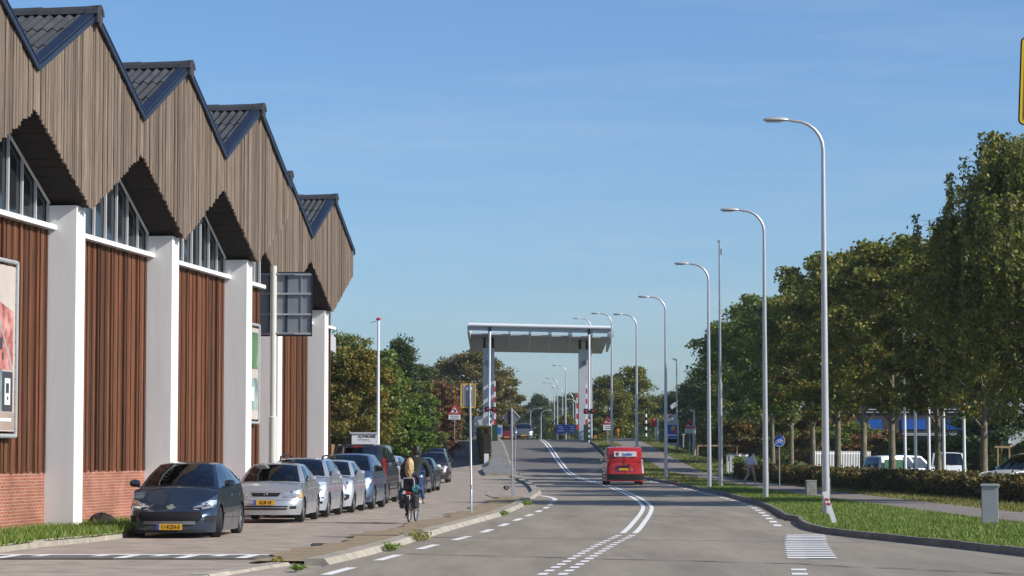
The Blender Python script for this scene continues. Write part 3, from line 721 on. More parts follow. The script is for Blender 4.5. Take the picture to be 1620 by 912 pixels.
# ------------------------------------------------------------------ cars
def lin(a, b, n): return [a + (b - a) * i / (n - 1) for i in range(n)]
class Car:
    """front at -Y, origin on the ground under the centre. All parts hang under one empty."""
    def __init__(s, name, label, group, loc, heading, L, W, H, paint, lip=.72, cowl=1.05, zc=.98, wt=1.75, rr=3.5, rb=None, belt=.95, wheelbase=2.6, fo=.85, wr=.31, clear=.19,
                 Rf=.55, Rr=.40, nose=.22, roofw=.60, tail=.06, sidewin=((.08, .40), (.45, .72)), glass='car_glass', rim='rim_alloy', cat='car', crown=.05, rearset=.25, zdeck=None, roofdrop=.06, seats='seat_grey', mirrors='paint', rearwin=True, details=True):
        s.__dict__.update({k: v for k, v in locals().items() if k != 's'})
        s.rb = rb if rb is not None else L - .12
        s.root = empty(name, loc, heading); tag(s.root, label, cat, group)
        s.build()
    # --- shape functions (t = distance from nose)
    def ztop(s, t):
        if t < s.cowl: 
            u = max(0, t / s.cowl); return s.lip + (s.zc - s.lip) * (1 - (1 - u) ** 1.7)
        if s.zdeck is not None and t > s.rb: return s.zdeck
        u = (t - s.cowl) / (s.L - s.cowl); return s.zc + (s.belt - s.zc) * u + .03 * sin(pi * u)
    def arch(s, t):
        z = s.clear; R = s.wr + .055
        for c in (s.fo, s.fo + s.wheelbase):
            if abs(t - c) < R: z = max(z, s.wr + sqrt(R * R - (t - c) ** 2) - .02)
        return z
    def ring(s):
        pts = []; Wh = s.W / 2; n = 2.5
        for q in (0, .12, .25, .38, .5, .62, .72, .81, .88, .94, .98): pts.append((q * Wh, s.Rf * (1 - (1 - q ** n) ** (1 / n)), 'f'))
        R = s.wr + .055; ts = set(np.round(np.linspace(s.Rf, s.L - s.Rr, 17), 3))
        for c in (s.fo, s.fo + s.wheelbase):
            for k in range(13):
                ts.add(round(c + R * cos(pi * k / 12), 3))
            ts.add(round(c - R - .004, 3)); ts.add(round(c + R + .004, 3))
        ts.add(round(s.cowl, 3))
        for t in sorted(ts):
            if s.Rf <= t <= s.L - s.Rr: pts.append((Wh, t, 's'))
        for q in (.98, .94, .88, .81, .72, .62, .5, .38, .25, .12, 0): pts.append((q * Wh, s.L - s.Rr * (1 - (1 - q ** n) ** (1 / n)), 'r'))
        return pts
    def S(s, x, t, z, off=0.0):
        """body surface point for plan point (x,t) at height z, pushed out by off"""
        sg = 1 if x >= 0 else -1; ax = abs(x); Wh = s.W / 2
        zm = s.zc * .55
        d = (z - zm) / (s.zc - zm) if z > zm else (zm - z) / zm
        inset = (.055 * d ** 2) if z > zm else .05 * d ** 2
        wf = max(0, 1 - t / s.Rf) ** .7 if t < s.Rf else 0; wr_ = max(0, 1 - (s.L - t) / s.Rr) ** .7 if t > s.L - s.Rr else 0
        zb = .42
        fset = s.nose * (min(1, max(0, (z - zb) / (s.lip - zb))) ** 1.8) if z > zb else .05 * ((zb - z) / zb) ** 2 + 0
        rset = s.tail * (max(0, z - .55) / .5) + (.04 * ((.5 - z) / .3) ** 2 if z < .5 else 0)
        k = ax / Wh
        X = ax - inset * k + off * (k ** 6); T = t + wf * fset - wr_ * rset - off * wf + off * wr_
        return Vector((sg * X, T - s.L / 2, z))
    def fpt(s, x, z, off=.006):
        """front-face point at lateral x, height z"""
        q = min(.985, abs(x) / (s.W / 2)); n = 2.5; t = s.Rf * (1 - (1 - q ** n) ** (1 / n)); return s.S(x, t, z, off)
    def rpt(s, x, z, off=.006):
        q = min(.985, abs(x) / (s.W / 2)); n = 2.5; t = s.L - s.Rr * (1 - (1 - q ** n) ** (1 / n))
        if z > s.ztop(s.L - .02):      # on the tailgate above the belt
            p = s.gate(x, z); return p + Vector((0, off, 0))
        return s.S(x, t, z, off)
    def gate(s, x, z):
        v = (z - s.zb_r) / max(.01, s.H - .03 - s.zb_r); y = s.rb + (s.rr - s.rb) * min(1, max(0, v)); return Vector((x, y - s.L / 2 + .01, z))
    def patch(s, name, poly, mat, face='f', off=.008, n=6, parent=None, thick=0, smooth=True):
        """curved patch following the front/rear skin. poly: list of (x,z) rows [(xl,xr,z)...]"""
        m = MB(); fp = s.fpt if face == 'f' else s.rpt
        for i in range(len(poly) - 1):
            a, b = poly[i], poly[i + 1]
            m.grid(lambda u, v: fp((a[0] + (a[1] - a[0]) * u) * (1 - v) + (b[0] + (b[1] - b[0]) * u) * v, a[2] * (1 - v) + b[2] * v, off), lin(0, 1, n), [0, .5, 1])
        return m.build(name, mat, parent or s.root, smooth=smooth, recalc=True)
    def side_patch(s, name, t0, t1, z0, z1, sg, mat, off=.004, n=4):
        m = MB(); m.grid(lambda u, v: s.S(sg * s.W / 2, t0 + (t1 - t0) * u, z0 + (z1 - z0) * v, off), lin(0, 1, n), lin(0, 1, 6)); return m.build(name, mat, s.root, smooth=True, recalc=True)
    def build(s):
        R = s.root; pts = s.ring(); rows = 9; m = MB()
        def col(x, t):
            a, b = s.arch(t), s.ztop(t); return [s.S(x, t, a + (b - a) * (h / rows) ** .9) for h in range(rows + 1)]
        n = len(pts)
        for sg in (1, -1):
            o = len(m.v)
            for x, t, _ in pts: m.v += [tuple(p) for p in col(sg * max(x, 1e-4), t)]
            for i in range(n - 1):
                for j in range(rows):
                    a = o + i * (rows + 1) + j; q = (a, a + rows + 1, a + rows + 2, a + 1); m.f.append(q if sg > 0 else q[::-1]); m.m.append(0)
        # hood / deck
        K = 10; o = len(m.v); keep = []
        for x, t, _ in pts:
            p = s.S(max(x, 1e-4), t, s.ztop(t)); hw = p.x
            fr = sstep(min(1, t / s.cowl)) if t < s.cowl else 1
            for k in range(K + 1):
                u = -1 + 2 * k / K; edge = abs(u)
                z = p.z + s.crown * fr * (1 - u * u) * (1 if t < s.cowl else .3) - .015 * edge ** 8
                m.v.append((hw * u, p.y, z))
        for i in range(n - 1):
            tm = (pts[i][1] + pts[i + 1][1]) / 2
            for k in range(K):
                a = o + i * (K + 1) + k; m.f.append((a, a + K + 1, a + K + 2, a + 1)); m.m.append(1 if s.cowl + .05 < tm < s.rb - .02 else 0)
        # greenhouse frame
        Wb = s.S(s.W / 2, s.cowl + .3, s.ztop(s.cowl + .3)).x - .012; Wr = s.W / 2 * s.roofw / .60 * .68
        s.zb_r = s.ztop(min(s.rb, s.L - .01)); cb = .16; ct = .05
        Hs = s.H - .035
        def roofz(t): u = (t - s.wt) / (s.rr - s.wt); return s.H - s.roofdrop * (abs(u - .42) / .58) ** 2
        def B(u): return Vector((u * Wb, s.cowl + cb * (u * u) - .06, s.ztop(s.cowl) + s.crown * .8 * (1 - u * u)))
        def T(u): return Vector((u * Wr, s.wt + ct * u * u, roofz(s.wt) - .045 * u * u * abs(u)))
        def ws(u, v): p = B(u).lerp(T(u), v); p.y -= s.L / 2; p += Vector((0, -.05 * sin(pi * v), .035 * sin(pi * v))); return p
        rw = Wb - .03 if s.rearset < .5 else Wb - .06
        def RBp(u): return Vector((u * rw, s.rb - .10 * u * u, s.zb_r))
        def RT(u): return Vector((u * Wr * .97, s.rr - .05 * u * u, roofz(s.rr) - .045 * u * u * abs(u)))
        def rs_(u, v): p = RBp(u).lerp(RT(u), v); p.y -= s.L / 2; p += Vector((0, .045 * sin(pi * v), .025 * sin(pi * v))); return p
        def side(u, v, sg=1):
            b0, t0 = B(1), T(1); b1, t1 = RBp(1), RT(1); tt = b0.y + (b1.y - b0.y) * u
            b = Vector((b0.x + (b1.x - b0.x) * u ** 3, tt, s.ztop(tt) if tt < s.rb else s.zb_r)); b.z = max(b.z, 0) if u > 0.001 else b0.z
            t = t0.lerp(t1, u); t.z = roofz(t.y) - .045; p = b.lerp(t, v); bulge = .035 * sin(pi * v) * sin(pi * min(1, max(0, u * 1.0)) ) ** .5 if 0 < u < 1 else 0
            if 0 < u < .12 or .88 < u < 1: pass
            p.x += bulge; p.y -= s.L / 2; p.x *= sg; return p
        def rf(u, v):
            a, b = T(u), RT(u); p = a.lerp(b, v); p.z = roofz(p.y) - .045 * u * u * abs(u); p.y -= s.L / 2; return p
        us = lin(-1, 1, 13); gl = .90; us = sorted(set([-gl, gl] + [u for u in us])); vsn = sorted(set([0, .04, .25, .5, .75, .955, 1]))
        inw = lambda u, v: abs(u) < gl and .04 < v < .955
        m.grid(ws, us, vsn, sel=lambda u, v: not inw(u, v))
        g_ = MB(); g_.grid(ws, us, vsn, sel=inw); 
        rg = .84; us2 = sorted(set([-rg, rg] + lin(-1, 1, 9))); vs2 = sorted(set([0, .08, .3, .6, .9, 1])); inr = lambda u, v: abs(u) < rg and .08 < v < .9 and s.rearwin
        m.grid(rs_, us2, vs2, flip=True, sel=lambda u, v: not inr(u, v)); gr = MB(); gr.grid(rs_, us2, vs2, flip=True, sel=inr)
        m.grid(rf, lin(-1, 1, 13), lin(0, 1, 7))
        cuts = sorted(set([0, 1] + lin(0, 1, 15) + [c for w in s.sidewin for c in w])); vs3 = [0, .05, .25, .5, .75, .92, 1]
        ins = lambda u, v: .05 < v < .92 and any(a < u < b for a, b in s.sidewin)
        for sg in (1, -1):
            m.grid(lambda u, v: side(u, v, sg), cuts, vs3, sel=lambda u, v: not ins(u, v), flip=sg < 0)
            for w in s.sidewin:
                gs = MB(); gs.grid(lambda u, v: side(u, v, sg), cuts, vs3, sel=lambda u, v: .05 < v < .92 and w[0] < u < w[1], flip=sg < 0)
                used(gs); gs.build('side_window', s.glass, R, smooth=True)
        used(m); body = m.build('body', [s.paint, 'interior'], R, smooth=True, angle=42, recalc=False); weld(body)
        used(g_); g_.build('windscreen', s.glass, R, smooth=True)
        if s.rearwin: used(gr); gr.build('rear_window', 'car_glass_dark' if s.glass == 'car_glass_dark' else s.glass, R, smooth=True)
        # underbody, wheel wells, sill
        u_ = MB(); u_.box((0, 0, (s.clear + s.zc * .62) / 2 + .02), (s.W - .56, s.L - .5, s.zc * .62 - s.clear)); u_.box((0, s.fo + s.wheelbase / 2 - s.L / 2, s.clear + .06), (s.W - .14, s.wheelbase - 2 * s.wr - .14, .10)); u_.build('underbody', 'trim_black', R)
        # wheels
        for sg in (1, -1):
            for c in (s.fo, s.fo + s.wheelbase):
                x = sg * (s.W / 2 - .115); M = RY(pi / 2 * sg); r = s.wr; w = .10
                ty = MB(); ty.lathe([(r * .62, -w * .9), (r * .9, -w), (r * .985, -w * .8), (r, -w * .4), (r, w * .4), (r * .985, w * .8), (r * .9, w), (r * .66, w * .92), (r * .64, w * .6)], 32, M)
                wh = ty.build('wheel', 'tyre', R, smooth=True, loc=(x, c - s.L / 2, r))
                if sg > 0 and hasattr(s, 'steer'): pass
                rm = MB(); rm.lathe([(r * .66, w * .90), (r * .62, w * .95), (r * .60, w * .5), (r * .58, w * .15), (0.001, w * .12)], 28, M, 0)
                rm.lathe([(r * .17, w * .2), (r * .17, w * .80), (r * .10, w * .9), (0.001, w * .9)], 14, M, 1)
                for k in range(5):
                    a = 2 * pi * k / 5 + .3
                    P = []
                    for rr_, hw in ((r * .14, .030), (r * .60, .042)):
                        for d in (-1, 1): P.append((rr_ * cos(a) - d * hw * sin(a), rr_ * sin(a) + d * hw * cos(a)))
                    vs = [M @ Vector((p[0], p[1], w * (.84 if i < 2 else .86))) for i, p in enumerate(P)] + [M @ Vector((p[0], p[1], w * .3)) for p in P]
                    rm.add(vs, [(0, 1, 3, 2), (4, 6, 7, 5), (0, 4, 5, 1), (2, 3, 7, 6), (0, 2, 6, 4), (1, 5, 7, 3)], 1)
                rm.build('rim', ['rim_dark', s.rim], wh, smooth=True, angle=30)
        # mirrors, handles, seams
        for sg in (1, -1):
            mm = MB(); M = RZ(0); c = Vector((sg * (s.W / 2 + .085), s.cowl + .42 - s.L / 2, s.ztop(s.cowl + .4) + .09))
            mm.lathe([(.001, -.105), (.055, -.10), (.08, -.07), (.092, 0), (.085, .06), (.06, .10), (.001, .108)], 14, RY(pi / 2) @ Matrix.Diagonal((.82, .72, 1.0)))
            mm.box((-sg * .10, .02, -.07), (.10, .05, .035))
            mr = mm.build('mirror', s.paint if s.mirrors == 'paint' else s.mirrors, R, smooth=True, loc=c)
            g2 = MB(); g2.box((0, .068, 0), (.15, .006, .10)); g2.build('mirror_glass', 'chrome', mr)
            if s.details:
                wins = s.sidewin
                zz = s.zc - .13
                cabin = lambda u: (s.cowl + .10) + (s.rb - .1 - s.cowl - .10) * u
                for i, w in enumerate(wins[:2]):
                    th = cabin(w[1]) - .12; h = MB(); p = s.S(sg * s.W / 2, th, zz); h.box((0, 0, 0), (.035, .17, .035), bev=.012); h.build('door_handle', s.paint, R, loc=p + Vector((sg * .02, 0, 0)))
                for u in [wins[0][0] - .01] + [w[1] + .012 for w in wins[:2]]:
                    t = cabin(max(0.0, u)); 
                    if s.arch(t) > s.clear + .05: continue
                    s.side_patch('door_gap', t, t + .014, s.clear + .1, s.ztop(t) - .015, sg, 'black', .003, 2)
                s.side_patch('side_moulding', s.fo + s.wr + .1, s.fo + s.wheelbase - s.wr - .1, .46, .50, sg, 'trim_black' if s.cat == 'van' else s.paint, .012, 8)
        # seats and wheel seen through the glass
        for x, t in ((-.36, s.cowl + 1.15), (.36, s.cowl + 1.15), (-.36, s.cowl + 1.95), (.36, s.cowl + 1.95)):
            if t > s.rb - .5: continue
            st = MB(); zt_ = s.zc; st.box((x, t - s.L / 2, zt_ + .06), (.44, .14, .24), bev=.05); st.box((x, t - s.L / 2 + .02, zt_ + .26), (.24, .10, .16), bev=.04); st.build('seat', s.seats, R)
        sw = MB(); sw.lathe([(.17, 0), (.185, .012), (.17, .024), (.158, .012), (.17, 0)], 18, RX(radians(65))); sw.build('steering_wheel', 'interior', R, loc=(.36, s.cowl + .62 - s.L / 2, s.zc + .06))
        im = MB(); im.box((0, s.wt + .12 - s.L / 2, s.H - .16), (.22, .03, .07), bev=.012); im.build('inner_mirror', 'interior', R)
        wp = MB()
        for x0, x1 in ((-.45, -.02), (.05, .55)):
            wp.tube([ws(x0 / Wb, .02) + Vector((0, -.02, .015)), ws(x1 / Wb, .06) + Vector((0, -.02, .018))], .009, 5)
        wp.build('wiper', 'black', R)
    # --- front furniture
    def plate(s, text, x, z, face='f', w=.50):
        p = (s.fpt if face == 'f' else s.rpt)(x, z, .02); sg = -1 if face == 'f' else 1
        m = MB(); m.box((0, 0, 0), (w, .014, .115)); o = m.build('number_plate', 'plate_yellow', s.root, loc=p + Vector((0, sg * .012, 0)))
        b = MB(); b.box((-sg * -1 * (w / 2 - .024) if face == 'f' else -(w / 2 - .024) * -1, sg * .0085, 0), (.05, .004, .113)); b.build('country_band', 'plate_blue', o)
        if text: textmesh('plate_text', text, .098, 'black', o, (.02, sg * .0085, -.002), (pi / 2, 0, 0 if face == 'f' else pi), .001, xs=.92, bold=.0025)
def used(m):
    """drop vertices no face uses"""
    u = sorted({i for f in m.f for i in f}); mp_ = {a: b for b, a in enumerate(u)}
    m.v = [m.v[i] for i in u]; m.f = [tuple(mp_[i] for i in f) for f in m.f]
def weld(o, d=.0012):
    bm = bmesh.new(); bm.from_mesh(o.data); bmesh.ops.remove_doubles(bm, verts=bm.verts, dist=d); bmesh.ops.dissolve_degenerate(bm, dist=1e-5, edges=bm.edges)
    bmesh.ops.recalc_face_normals(bm, faces=bm.faces)
    bm.to_mesh(o.data); bm.free()
    o.data.polygons.foreach_set('use_smooth', [True] * len(o.data.polygons))
    try: o.data.set_sharp_from_angle(angle=radians(42))
    except Exception: pass
def headlights(c, rows, mat='lamp_reflector', lit=False):
    for sg in (1, -1):
        h = c.patch('headlight', [(sg * a, sg * b, z) for a, b, z in rows], mat, 'f', .012, 8)
        a, b, z = rows[len(rows) // 2]; x = sg * (a * .55 + b * .45)
        p = c.fpt(x, z, .018); l = MB(); l.lathe([(.001, .012), (.035, .010), (.052, 0), (.055, -.01)], 14, RX(pi / 2)); l.build('bulb_lens', 'headlight_lit' if lit else 'chrome', h, smooth=True, loc=p)

zs = lambda x, y: zt(x, y)
def place(px, py, z=0.0): p = gp(px, py, z); return p
PARK = 'cars parked in a row beside the timber hall'
# --- nearest: dark blue-grey hatchback, wheels turned
p = gp(322, 850)
c = Car('parked_car', 'dark blue-grey hatchback with big open grille, nearest of the parked row, yellow plate', PARK, (-6.62, 51.9, -.03), radians(-3), 4.28, 1.76, 1.52, 'paint_bluegrey', roofw=.57, lip=.66, cowl=1.02, zc=.97, wt=2.0, rr=3.45, rb=4.12, belt=1.06, wheelbase=2.61, fo=.93, wr=.325, Rf=.74, nose=.34, clear=.13, seats='seat_blue', sidewin=((.09, .42), (.46, .74)), crown=.07)
headlights(c, [(.46, .56, .575), (.42, .80, .62), (.52, .835, .67), (.74, .85, .76)])
c.patch('grille', [(-.46, .46, .27), (-.60, .60, .37), (-.64, .64, .45), (-.60, .60, .54)], 'black', n=12, off=.010)
for z in (.30, .335): c.patch('grille_bar', [(-.52, .52, z), (-.52, .52, z + .012)], 'galv_matt', n=12, off=.018)
for sg in (1, -1): c.patch('fog_recess', [(sg * .70, sg * .82, .33), (sg * .68, sg * .84, .46)], 'trim_black', off=.010)
c.patch('splitter', [(-.7, .7, .135), (-.74, .74, .18)], 'trim_black', n=10, off=.012)
c.plate('11-KZH-3', .02, .245)
em = MB(); e0 = c.fpt(0, .615, .05)   # upright lion-like mark
em.ext([(-.06, -.05), (-.03, -.06), (-.015, -.02), (.01, -.06), (.035, -.055), (.03, -.01), (.065, .0), (.07, .02), (.035, .025), (.045, .06), (.01, .075), (-.02, .05), (-.01, .03), (-.045, .04), (-.06, .015), (-.03, .0)], .012); o_ = em.build('emblem', 'chrome', c.root, loc=e0); o_.scale = (1.5, 1, 1.0)
for w in [o for o in c.root.children if o.name.startswith('wheel')]:
    if w.location.y < 0: w.rotation_euler = (0, 0, radians(18))
# --- silver hatchback
c = Car('parked_car', 'silver hatchback with slim black grille and yellow plate, second in the parked row', PARK, (-5.80, 62.6, 0), radians(-3), 4.11, 1.71, 1.43, 'paint_silver', lip=.70, cowl=1.05, zc=.93, wt=1.78, rr=3.25, rb=3.98, belt=.98, wheelbase=2.6, fo=.83, wr=.30, Rf=.50, nose=.24, crown=.045)
headlights(c, [(.44, .70, .60), (.42, .80, .64), (.44, .82, .70), (.52, .80, .74)])
for sg in (1, -1): c.patch('indicator', [(sg * .76, sg * .838, .60), (sg * .80, sg * .842, .72)], 'amber', off=.014)
c.patch('grille', [(-.30, .30, .63), (-.36, .36, .69), (-.35, .35, .71)], 'black', n=8, off=.012)
c.patch('grille_surround', [(-.40, .40, .72), (-.42, .42, .745)], 'paint_silver', n=8, off=.022)
c.patch('lower_grille', [(-.52, .52, .31), (-.55, .55, .35)], 'black', n=10, off=.010); c.patch('lower_grille', [(-.55, .55, .375), (-.55, .55, .405)], 'black', n=10, off=.010)
for sg in (1, -1): c.patch('fog_lamp', [(sg * .60, sg * .74, .33), (sg * .60, sg * .74, .40)], 'trim_black', off=.010)
c.plate('XJ-JS-18', .0, .485)
em = MB(); em.lathe([(.040, -.004), (.046, .004), (.040, .010), (.034, .004), (.040, -.004)], 20, RX(pi / 2)); em.box((0, -.004, 0), (.13, .008, .014), RY(.0)); em.build('emblem', 'chrome', c.root, loc=c.fpt(0, .668, .022))
c.patch('bumper_strip', [(-.84, .84, .545), (-.84, .84, .57)], 'paint_silver', n=14, off=.016)
# --- silver estate with roof rails
c = Car('parked_car', 'silver estate car with roof rails, parked behind the silver hatchback', PARK, (-5.56, 67.6, 0), radians(-3), 4.55, 1.76, 1.55, 'paint_silver_cool', lip=.78, cowl=1.05, zc=1.03, wt=1.80, rr=4.05, rb=4.42, belt=1.06, wheelbase=2.7, fo=.87, wr=.315, Rf=.52, nose=.22, sidewin=((.06, .34), (.37, .62), (.65, .92)))
headlights(c, [(.48, .70, .66), (.46, .82, .72), (.52, .84, .84), (.66, .84, .92)])
c.patch('grille', [(-.38, .38, .64), (-.42, .42, .72)], 'black', n=8, off=.012)
c.patch('bumper_strip', [(-.80, .80, .50), (-.80, .80, .53)], 'trim_black', n=12, off=.014); c.patch('lower_grille', [(-.78, .78, .36), (-.78, .78, .42)], 'black', n=12, off=.012)
c.plate('', 0, .58)
for sg in (1, -1):
    m = MB(); x = sg * .56; m.tube([(x, -.42, 1.50), (x, -.36, 1.57), (x, .2, 1.60), (x, 1.2, 1.59), (x, 1.75, 1.56), (x, 1.82, 1.49)], .022, 8); m.build('roof_rail', 'trim_black', c.root, smooth=True)
# --- small city car
c = Car('parked_car', 'small pale silver city car with dark smiling bumper slot, in the parked row', PARK, (-5.15, 72.4, 0), radians(-3.5), 3.54, 1.64, 1.48, 'paint_lightsilver', lip=.80, cowl=.78, zc=1.00, wt=1.42, rr=3.05, rb=3.46, belt=1.05, wheelbase=2.42, fo=.58, wr=.29, Rf=.42, nose=.14, Rr=.3, sidewin=((.08, .46), (.50, .80)))
headlights(c, [(.50, .66, .66), (.50, .76, .72), (.54, .78, .84), (.62, .77, .90)])
c.patch('smile_slot', [(-.60, .60, .34), (-.70, .70, .40), (-.72, .72, .48), (-.70, .70, .52)], 'trim_black', n=12, off=.012); c.patch('smile_insert', [(-.50, .50, .38), (-.62, .62, .44), (-.60, .60, .49)], 'paint_lightsilver', n=12, off=.020)
c.plate('', 0, .44)
# --- steel-blue people carrier
c = Car('parked_car', 'steel-blue crossover with dark alloy wheels, parked just in front of the grey van', PARK, (-4.92, 77.1, 0), radians(-3.5), 4.4, 1.83, 1.66, 'paint_steelblue', lip=.88, cowl=1.0, zc=1.10, wt=1.80, rr=3.8, rb=4.28, belt=1.16, wheelbase=2.67, fo=.88, wr=.345, Rf=.55, nose=.18, rim='rim_alloy', clear=.22, sidewin=((.07, .38), (.42, .70), (.73, .88)), glass='car_glass_dark', mirrors='trim_black')
headlights(c, [(.52, .68, .74), (.50, .86, .80), (.60, .88, .90)]); c.patch('grille', [(-.5, .5, .60), (-.55, .55, .80)], 'black', n=8, off=.012); c.patch('lower_bumper', [(-.8, .8, .26), (-.86, .86, .40)], 'trim_black', n=12, off=.012)
for sg in (1, -1): c.patch('fog_lamp', [(sg * .66, sg * .76, .38), (sg * .66, sg * .76, .45)], 'chrome', off=.02)
c.plate('', 0, .5)
# --- grey van seen from the rear
v = Car('parked_van', 'anthracite panel van seen from behind with tall red tail lamp, in the parked row', PARK, (-4.95, 85.5, .0), pi - radians(3), 4.9, 1.92, 1.97, 'paint_anthracite', lip=.98, cowl=.95, zc=1.22, wt=1.55, rr=4.78, rb=4.88, belt=1.14, wheelbase=3.1, fo=.9, wr=.335, Rr=.16, tail=.03, roofw=.72, Rf=.5, sidewin=((.05, .27), (.31, .60), (.64, .94)), glass='car_glass_dark', cat='van', roofdrop=.03, rearset=.1)
for sg in (1, -1): v.patch('tail_lamp', [(sg * .86, sg * .955, .85), (sg * .85, sg * .955, 1.0), (sg * .84, sg * .93, 1.50)], 'tail_red', 'r', .012, 4)
v.patch('rear_bumper', [(-.93, .93, .30), (-.93, .93, .50)], 'trim_black', 'r', .03, 12); v.patch('brake_light', [(-.14, .14, 1.86), (-.14, .14, 1.90)], 'tail_red', 'r', .03, 4); v.plate('', 0, .72, 'r')
# --- dark cars further along
c = Car('parked_car', 'dark navy saloon behind the cyclist, first of two dark low cars', PARK, (-4.35, 105.9, zt(-5, 106)), radians(-3), 4.4, 1.76, 1.46, 'paint_navy', wheelbase=2.65, fo=.87, rr=3.4, rb=4.1)
headlights(c, [(.46, .70, .62), (.46, .82, .70)]); c.patch('grille', [(-.35, .35, .58), (-.4, .4, .68)], 'black', n=8); c.plate('', 0, .45)
c = Car('parked_car', 'dark blue hatchback with pale mirror caps, parked ahead of the brown-black people carrier', PARK, (-4.15, 111.6, zt(-4, 112)), radians(-3), 4.2, 1.76, 1.48, 'paint_blackblue', wheelbase=2.6, fo=.85, rr=3.35, rb=4.0, mirrors='white_paint')
headlights(c, [(.46, .70, .62), (.46, .82, .70)]); c.patch('grille', [(-.35, .35, .58), (-.4, .4, .68)], 'black', n=8); c.plate('', 0, .45)
c = Car('parked_car', 'brown-black people carrier with bright headlamp, last of the parked row near the ramp', PARK, (-4.22, 136, zt(-4, 136)), radians(-1), 4.4, 1.79, 1.64, 'paint_brownblack', lip=.86, cowl=.98, zc=1.06, wt=1.75, rr=3.9, rb=4.3, belt=1.1, wheelbase=2.68, fo=.88, wr=.325, sidewin=((.07, .38), (.42, .70), (.73, .9)))
headlights(c, [(.46, .68, .72), (.46, .84, .80), (.56, .86, .86)]); c.patch('grille', [(-.38, .38, .72), (-.42, .42, .80)], 'black', n=8); c.patch('lower_grille', [(-.5, .5, .34), (-.5, .5, .46)], 'black', n=8); c.plate('', 0, .58)
for sg in (1, -1): c.patch('fog_lamp', [(sg * .62, sg * .72, .40), (sg * .62, sg * .72, .47)], 'chrome', off=.02)
c = Car('parked_car', 'navy car with white roof edge half hidden behind the brown-black people carrier', PARK, (xat(686, 152), 153, zt(-4, 152)), radians(-4), 4.3, 1.76, 1.78, 'paint_navy', wheelbase=2.6, fo=.87, rr=3.6, rb=4.15, zc=1.15, belt=1.2)
c = Car('parked_car', 'pale silver car between the van and the cyclist, mostly hidden', PARK, (-4.72, 91.6, 0), radians(-6), 4.3, 1.76, 1.6, 'paint_lightsilver', wheelbase=2.6, fo=.87, rr=3.6, rb=4.15, zc=1.1, belt=1.1)

# --- red delivery van on the road, seen from the rear
Yv = 127.0; xv = xat(987.5, Yv)
v = Car('delivery_van', 'red delivery van with white name board on its rear doors, driving towards the bridge', None, (xv, Yv + 2.2, RAMP(Yv)), pi + radians(1.5), 4.4, 1.86, 1.95, 'paint_red', lip=.9, cowl=.95, zc=1.15, wt=1.6, rr=4.3, rb=4.38, belt=1.1, wheelbase=2.8, fo=.85, wr=.32, Rr=.14, tail=.02, roofw=.80, Rf=.5, sidewin=((.05, .30),), glass='car_glass_dark', cat='van', roofdrop=.05, rearset=.1, rearwin=False, mirrors='trim_black')
v.patch('rear_bumper', [(-.90, .90, .26), (-.90, .90, .56)], 'trim_black', 'r', .03, 12)
for sg in (1, -1): v.patch('tail_lamp', [(sg * .84, sg * .915, .60), (sg * .83, sg * .915, 1.05), (sg * .80, sg * .88, 1.30)], 'tail_clear' if sg < 0 else 'tail_red', 'r', .014, 4)
m = MB(); m.box((0, 0, 0), (1.12, .03, .25)); bd = m.build('name_board', 'sign_white', v.root, loc=v.rpt(0, 1.56, .055))
textmesh('board_text', 'Jupiler', .20, 'sign_blue', bd, (-.10, .019, -.015), (pi / 2, 0, pi), .002, bold=.006)
m = MB(); m.ext([(-.07, .08), (.07, .08), (.08, .0), (.05, -.07), (0, -.10), (-.05, -.07), (-.08, 0)], .008); m.build('board_emblem', 'banner_dark', bd, loc=(.40, .019, 0)); m = MB(); m.ext([(-.03, .06), (.04, .05), (.05, -.01), (.0, -.06), (-.04, -.01)], .008); m.build('board_emblem', 'sign_red', bd, loc=(.40, .023, 0))
v.plate('', .12, .80, 'r', .5); m = MB(); m.box((0, 0, 0), (.62, .03, .10)); m.build('plate_light_bar', 'trim_black', v.root, loc=v.rpt(.12, .92, .03)); m = MB(); m.box((0, 0, 0), (.02, .012, 1.15)); m.build('door_gap', 'black', v.root, loc=v.rpt(0.06, 1.1, .02)); m = MB(); m.box((0, 0, 0), (.14, .04, .05)); m.build('door_handle', 'trim_black', v.root, loc=v.rpt(-.18, 1.02, .03))
m = MB(); m.box((0, 0, 0), (.10, .012, .07)); m.build('badge', 'chrome', v.root, loc=v.rpt(-.32, .76, .03))

# --- oncoming cars on the bridge
Yo = 222.0
c = Car('oncoming_car', 'grey oncoming hatchback with lit headlamps cresting the bridge', 'cars coming over the bridge', (xat(828, Yo), Yo + 2, RAMP(Yo)), radians(0), 4.0, 1.78, 1.50, 'paint_greyc', lip=.72, cowl=.95, zc=.98, wt=1.7, rr=3.3, rb=3.9, wheelbase=2.55, fo=.8, glass='car_glass_dark')
headlights(c, [(.52, .66, .60), (.48, .82, .68), (.54, .84, .78)], lit=True); c.plate('', 0, .42); c.patch('lower_grille', [(-.6, .6, .26), (-.6, .6, .36)], 'black', n=8)
c = Car('oncoming_car', 'maroon car beside the grey one at the left edge of the bridge', 'cars coming over the bridge', (xat(803, 240), 242, RAMP(240)), radians(-3), 4.1, 1.76, 1.5, 'paint_maroon', wheelbase=2.55, fo=.8, rr=3.3, rb=3.9, glass='car_glass_dark')
headlights(c, [(.50, .66, .60), (.48, .82, .68)]); c.plate('', 0, .42)

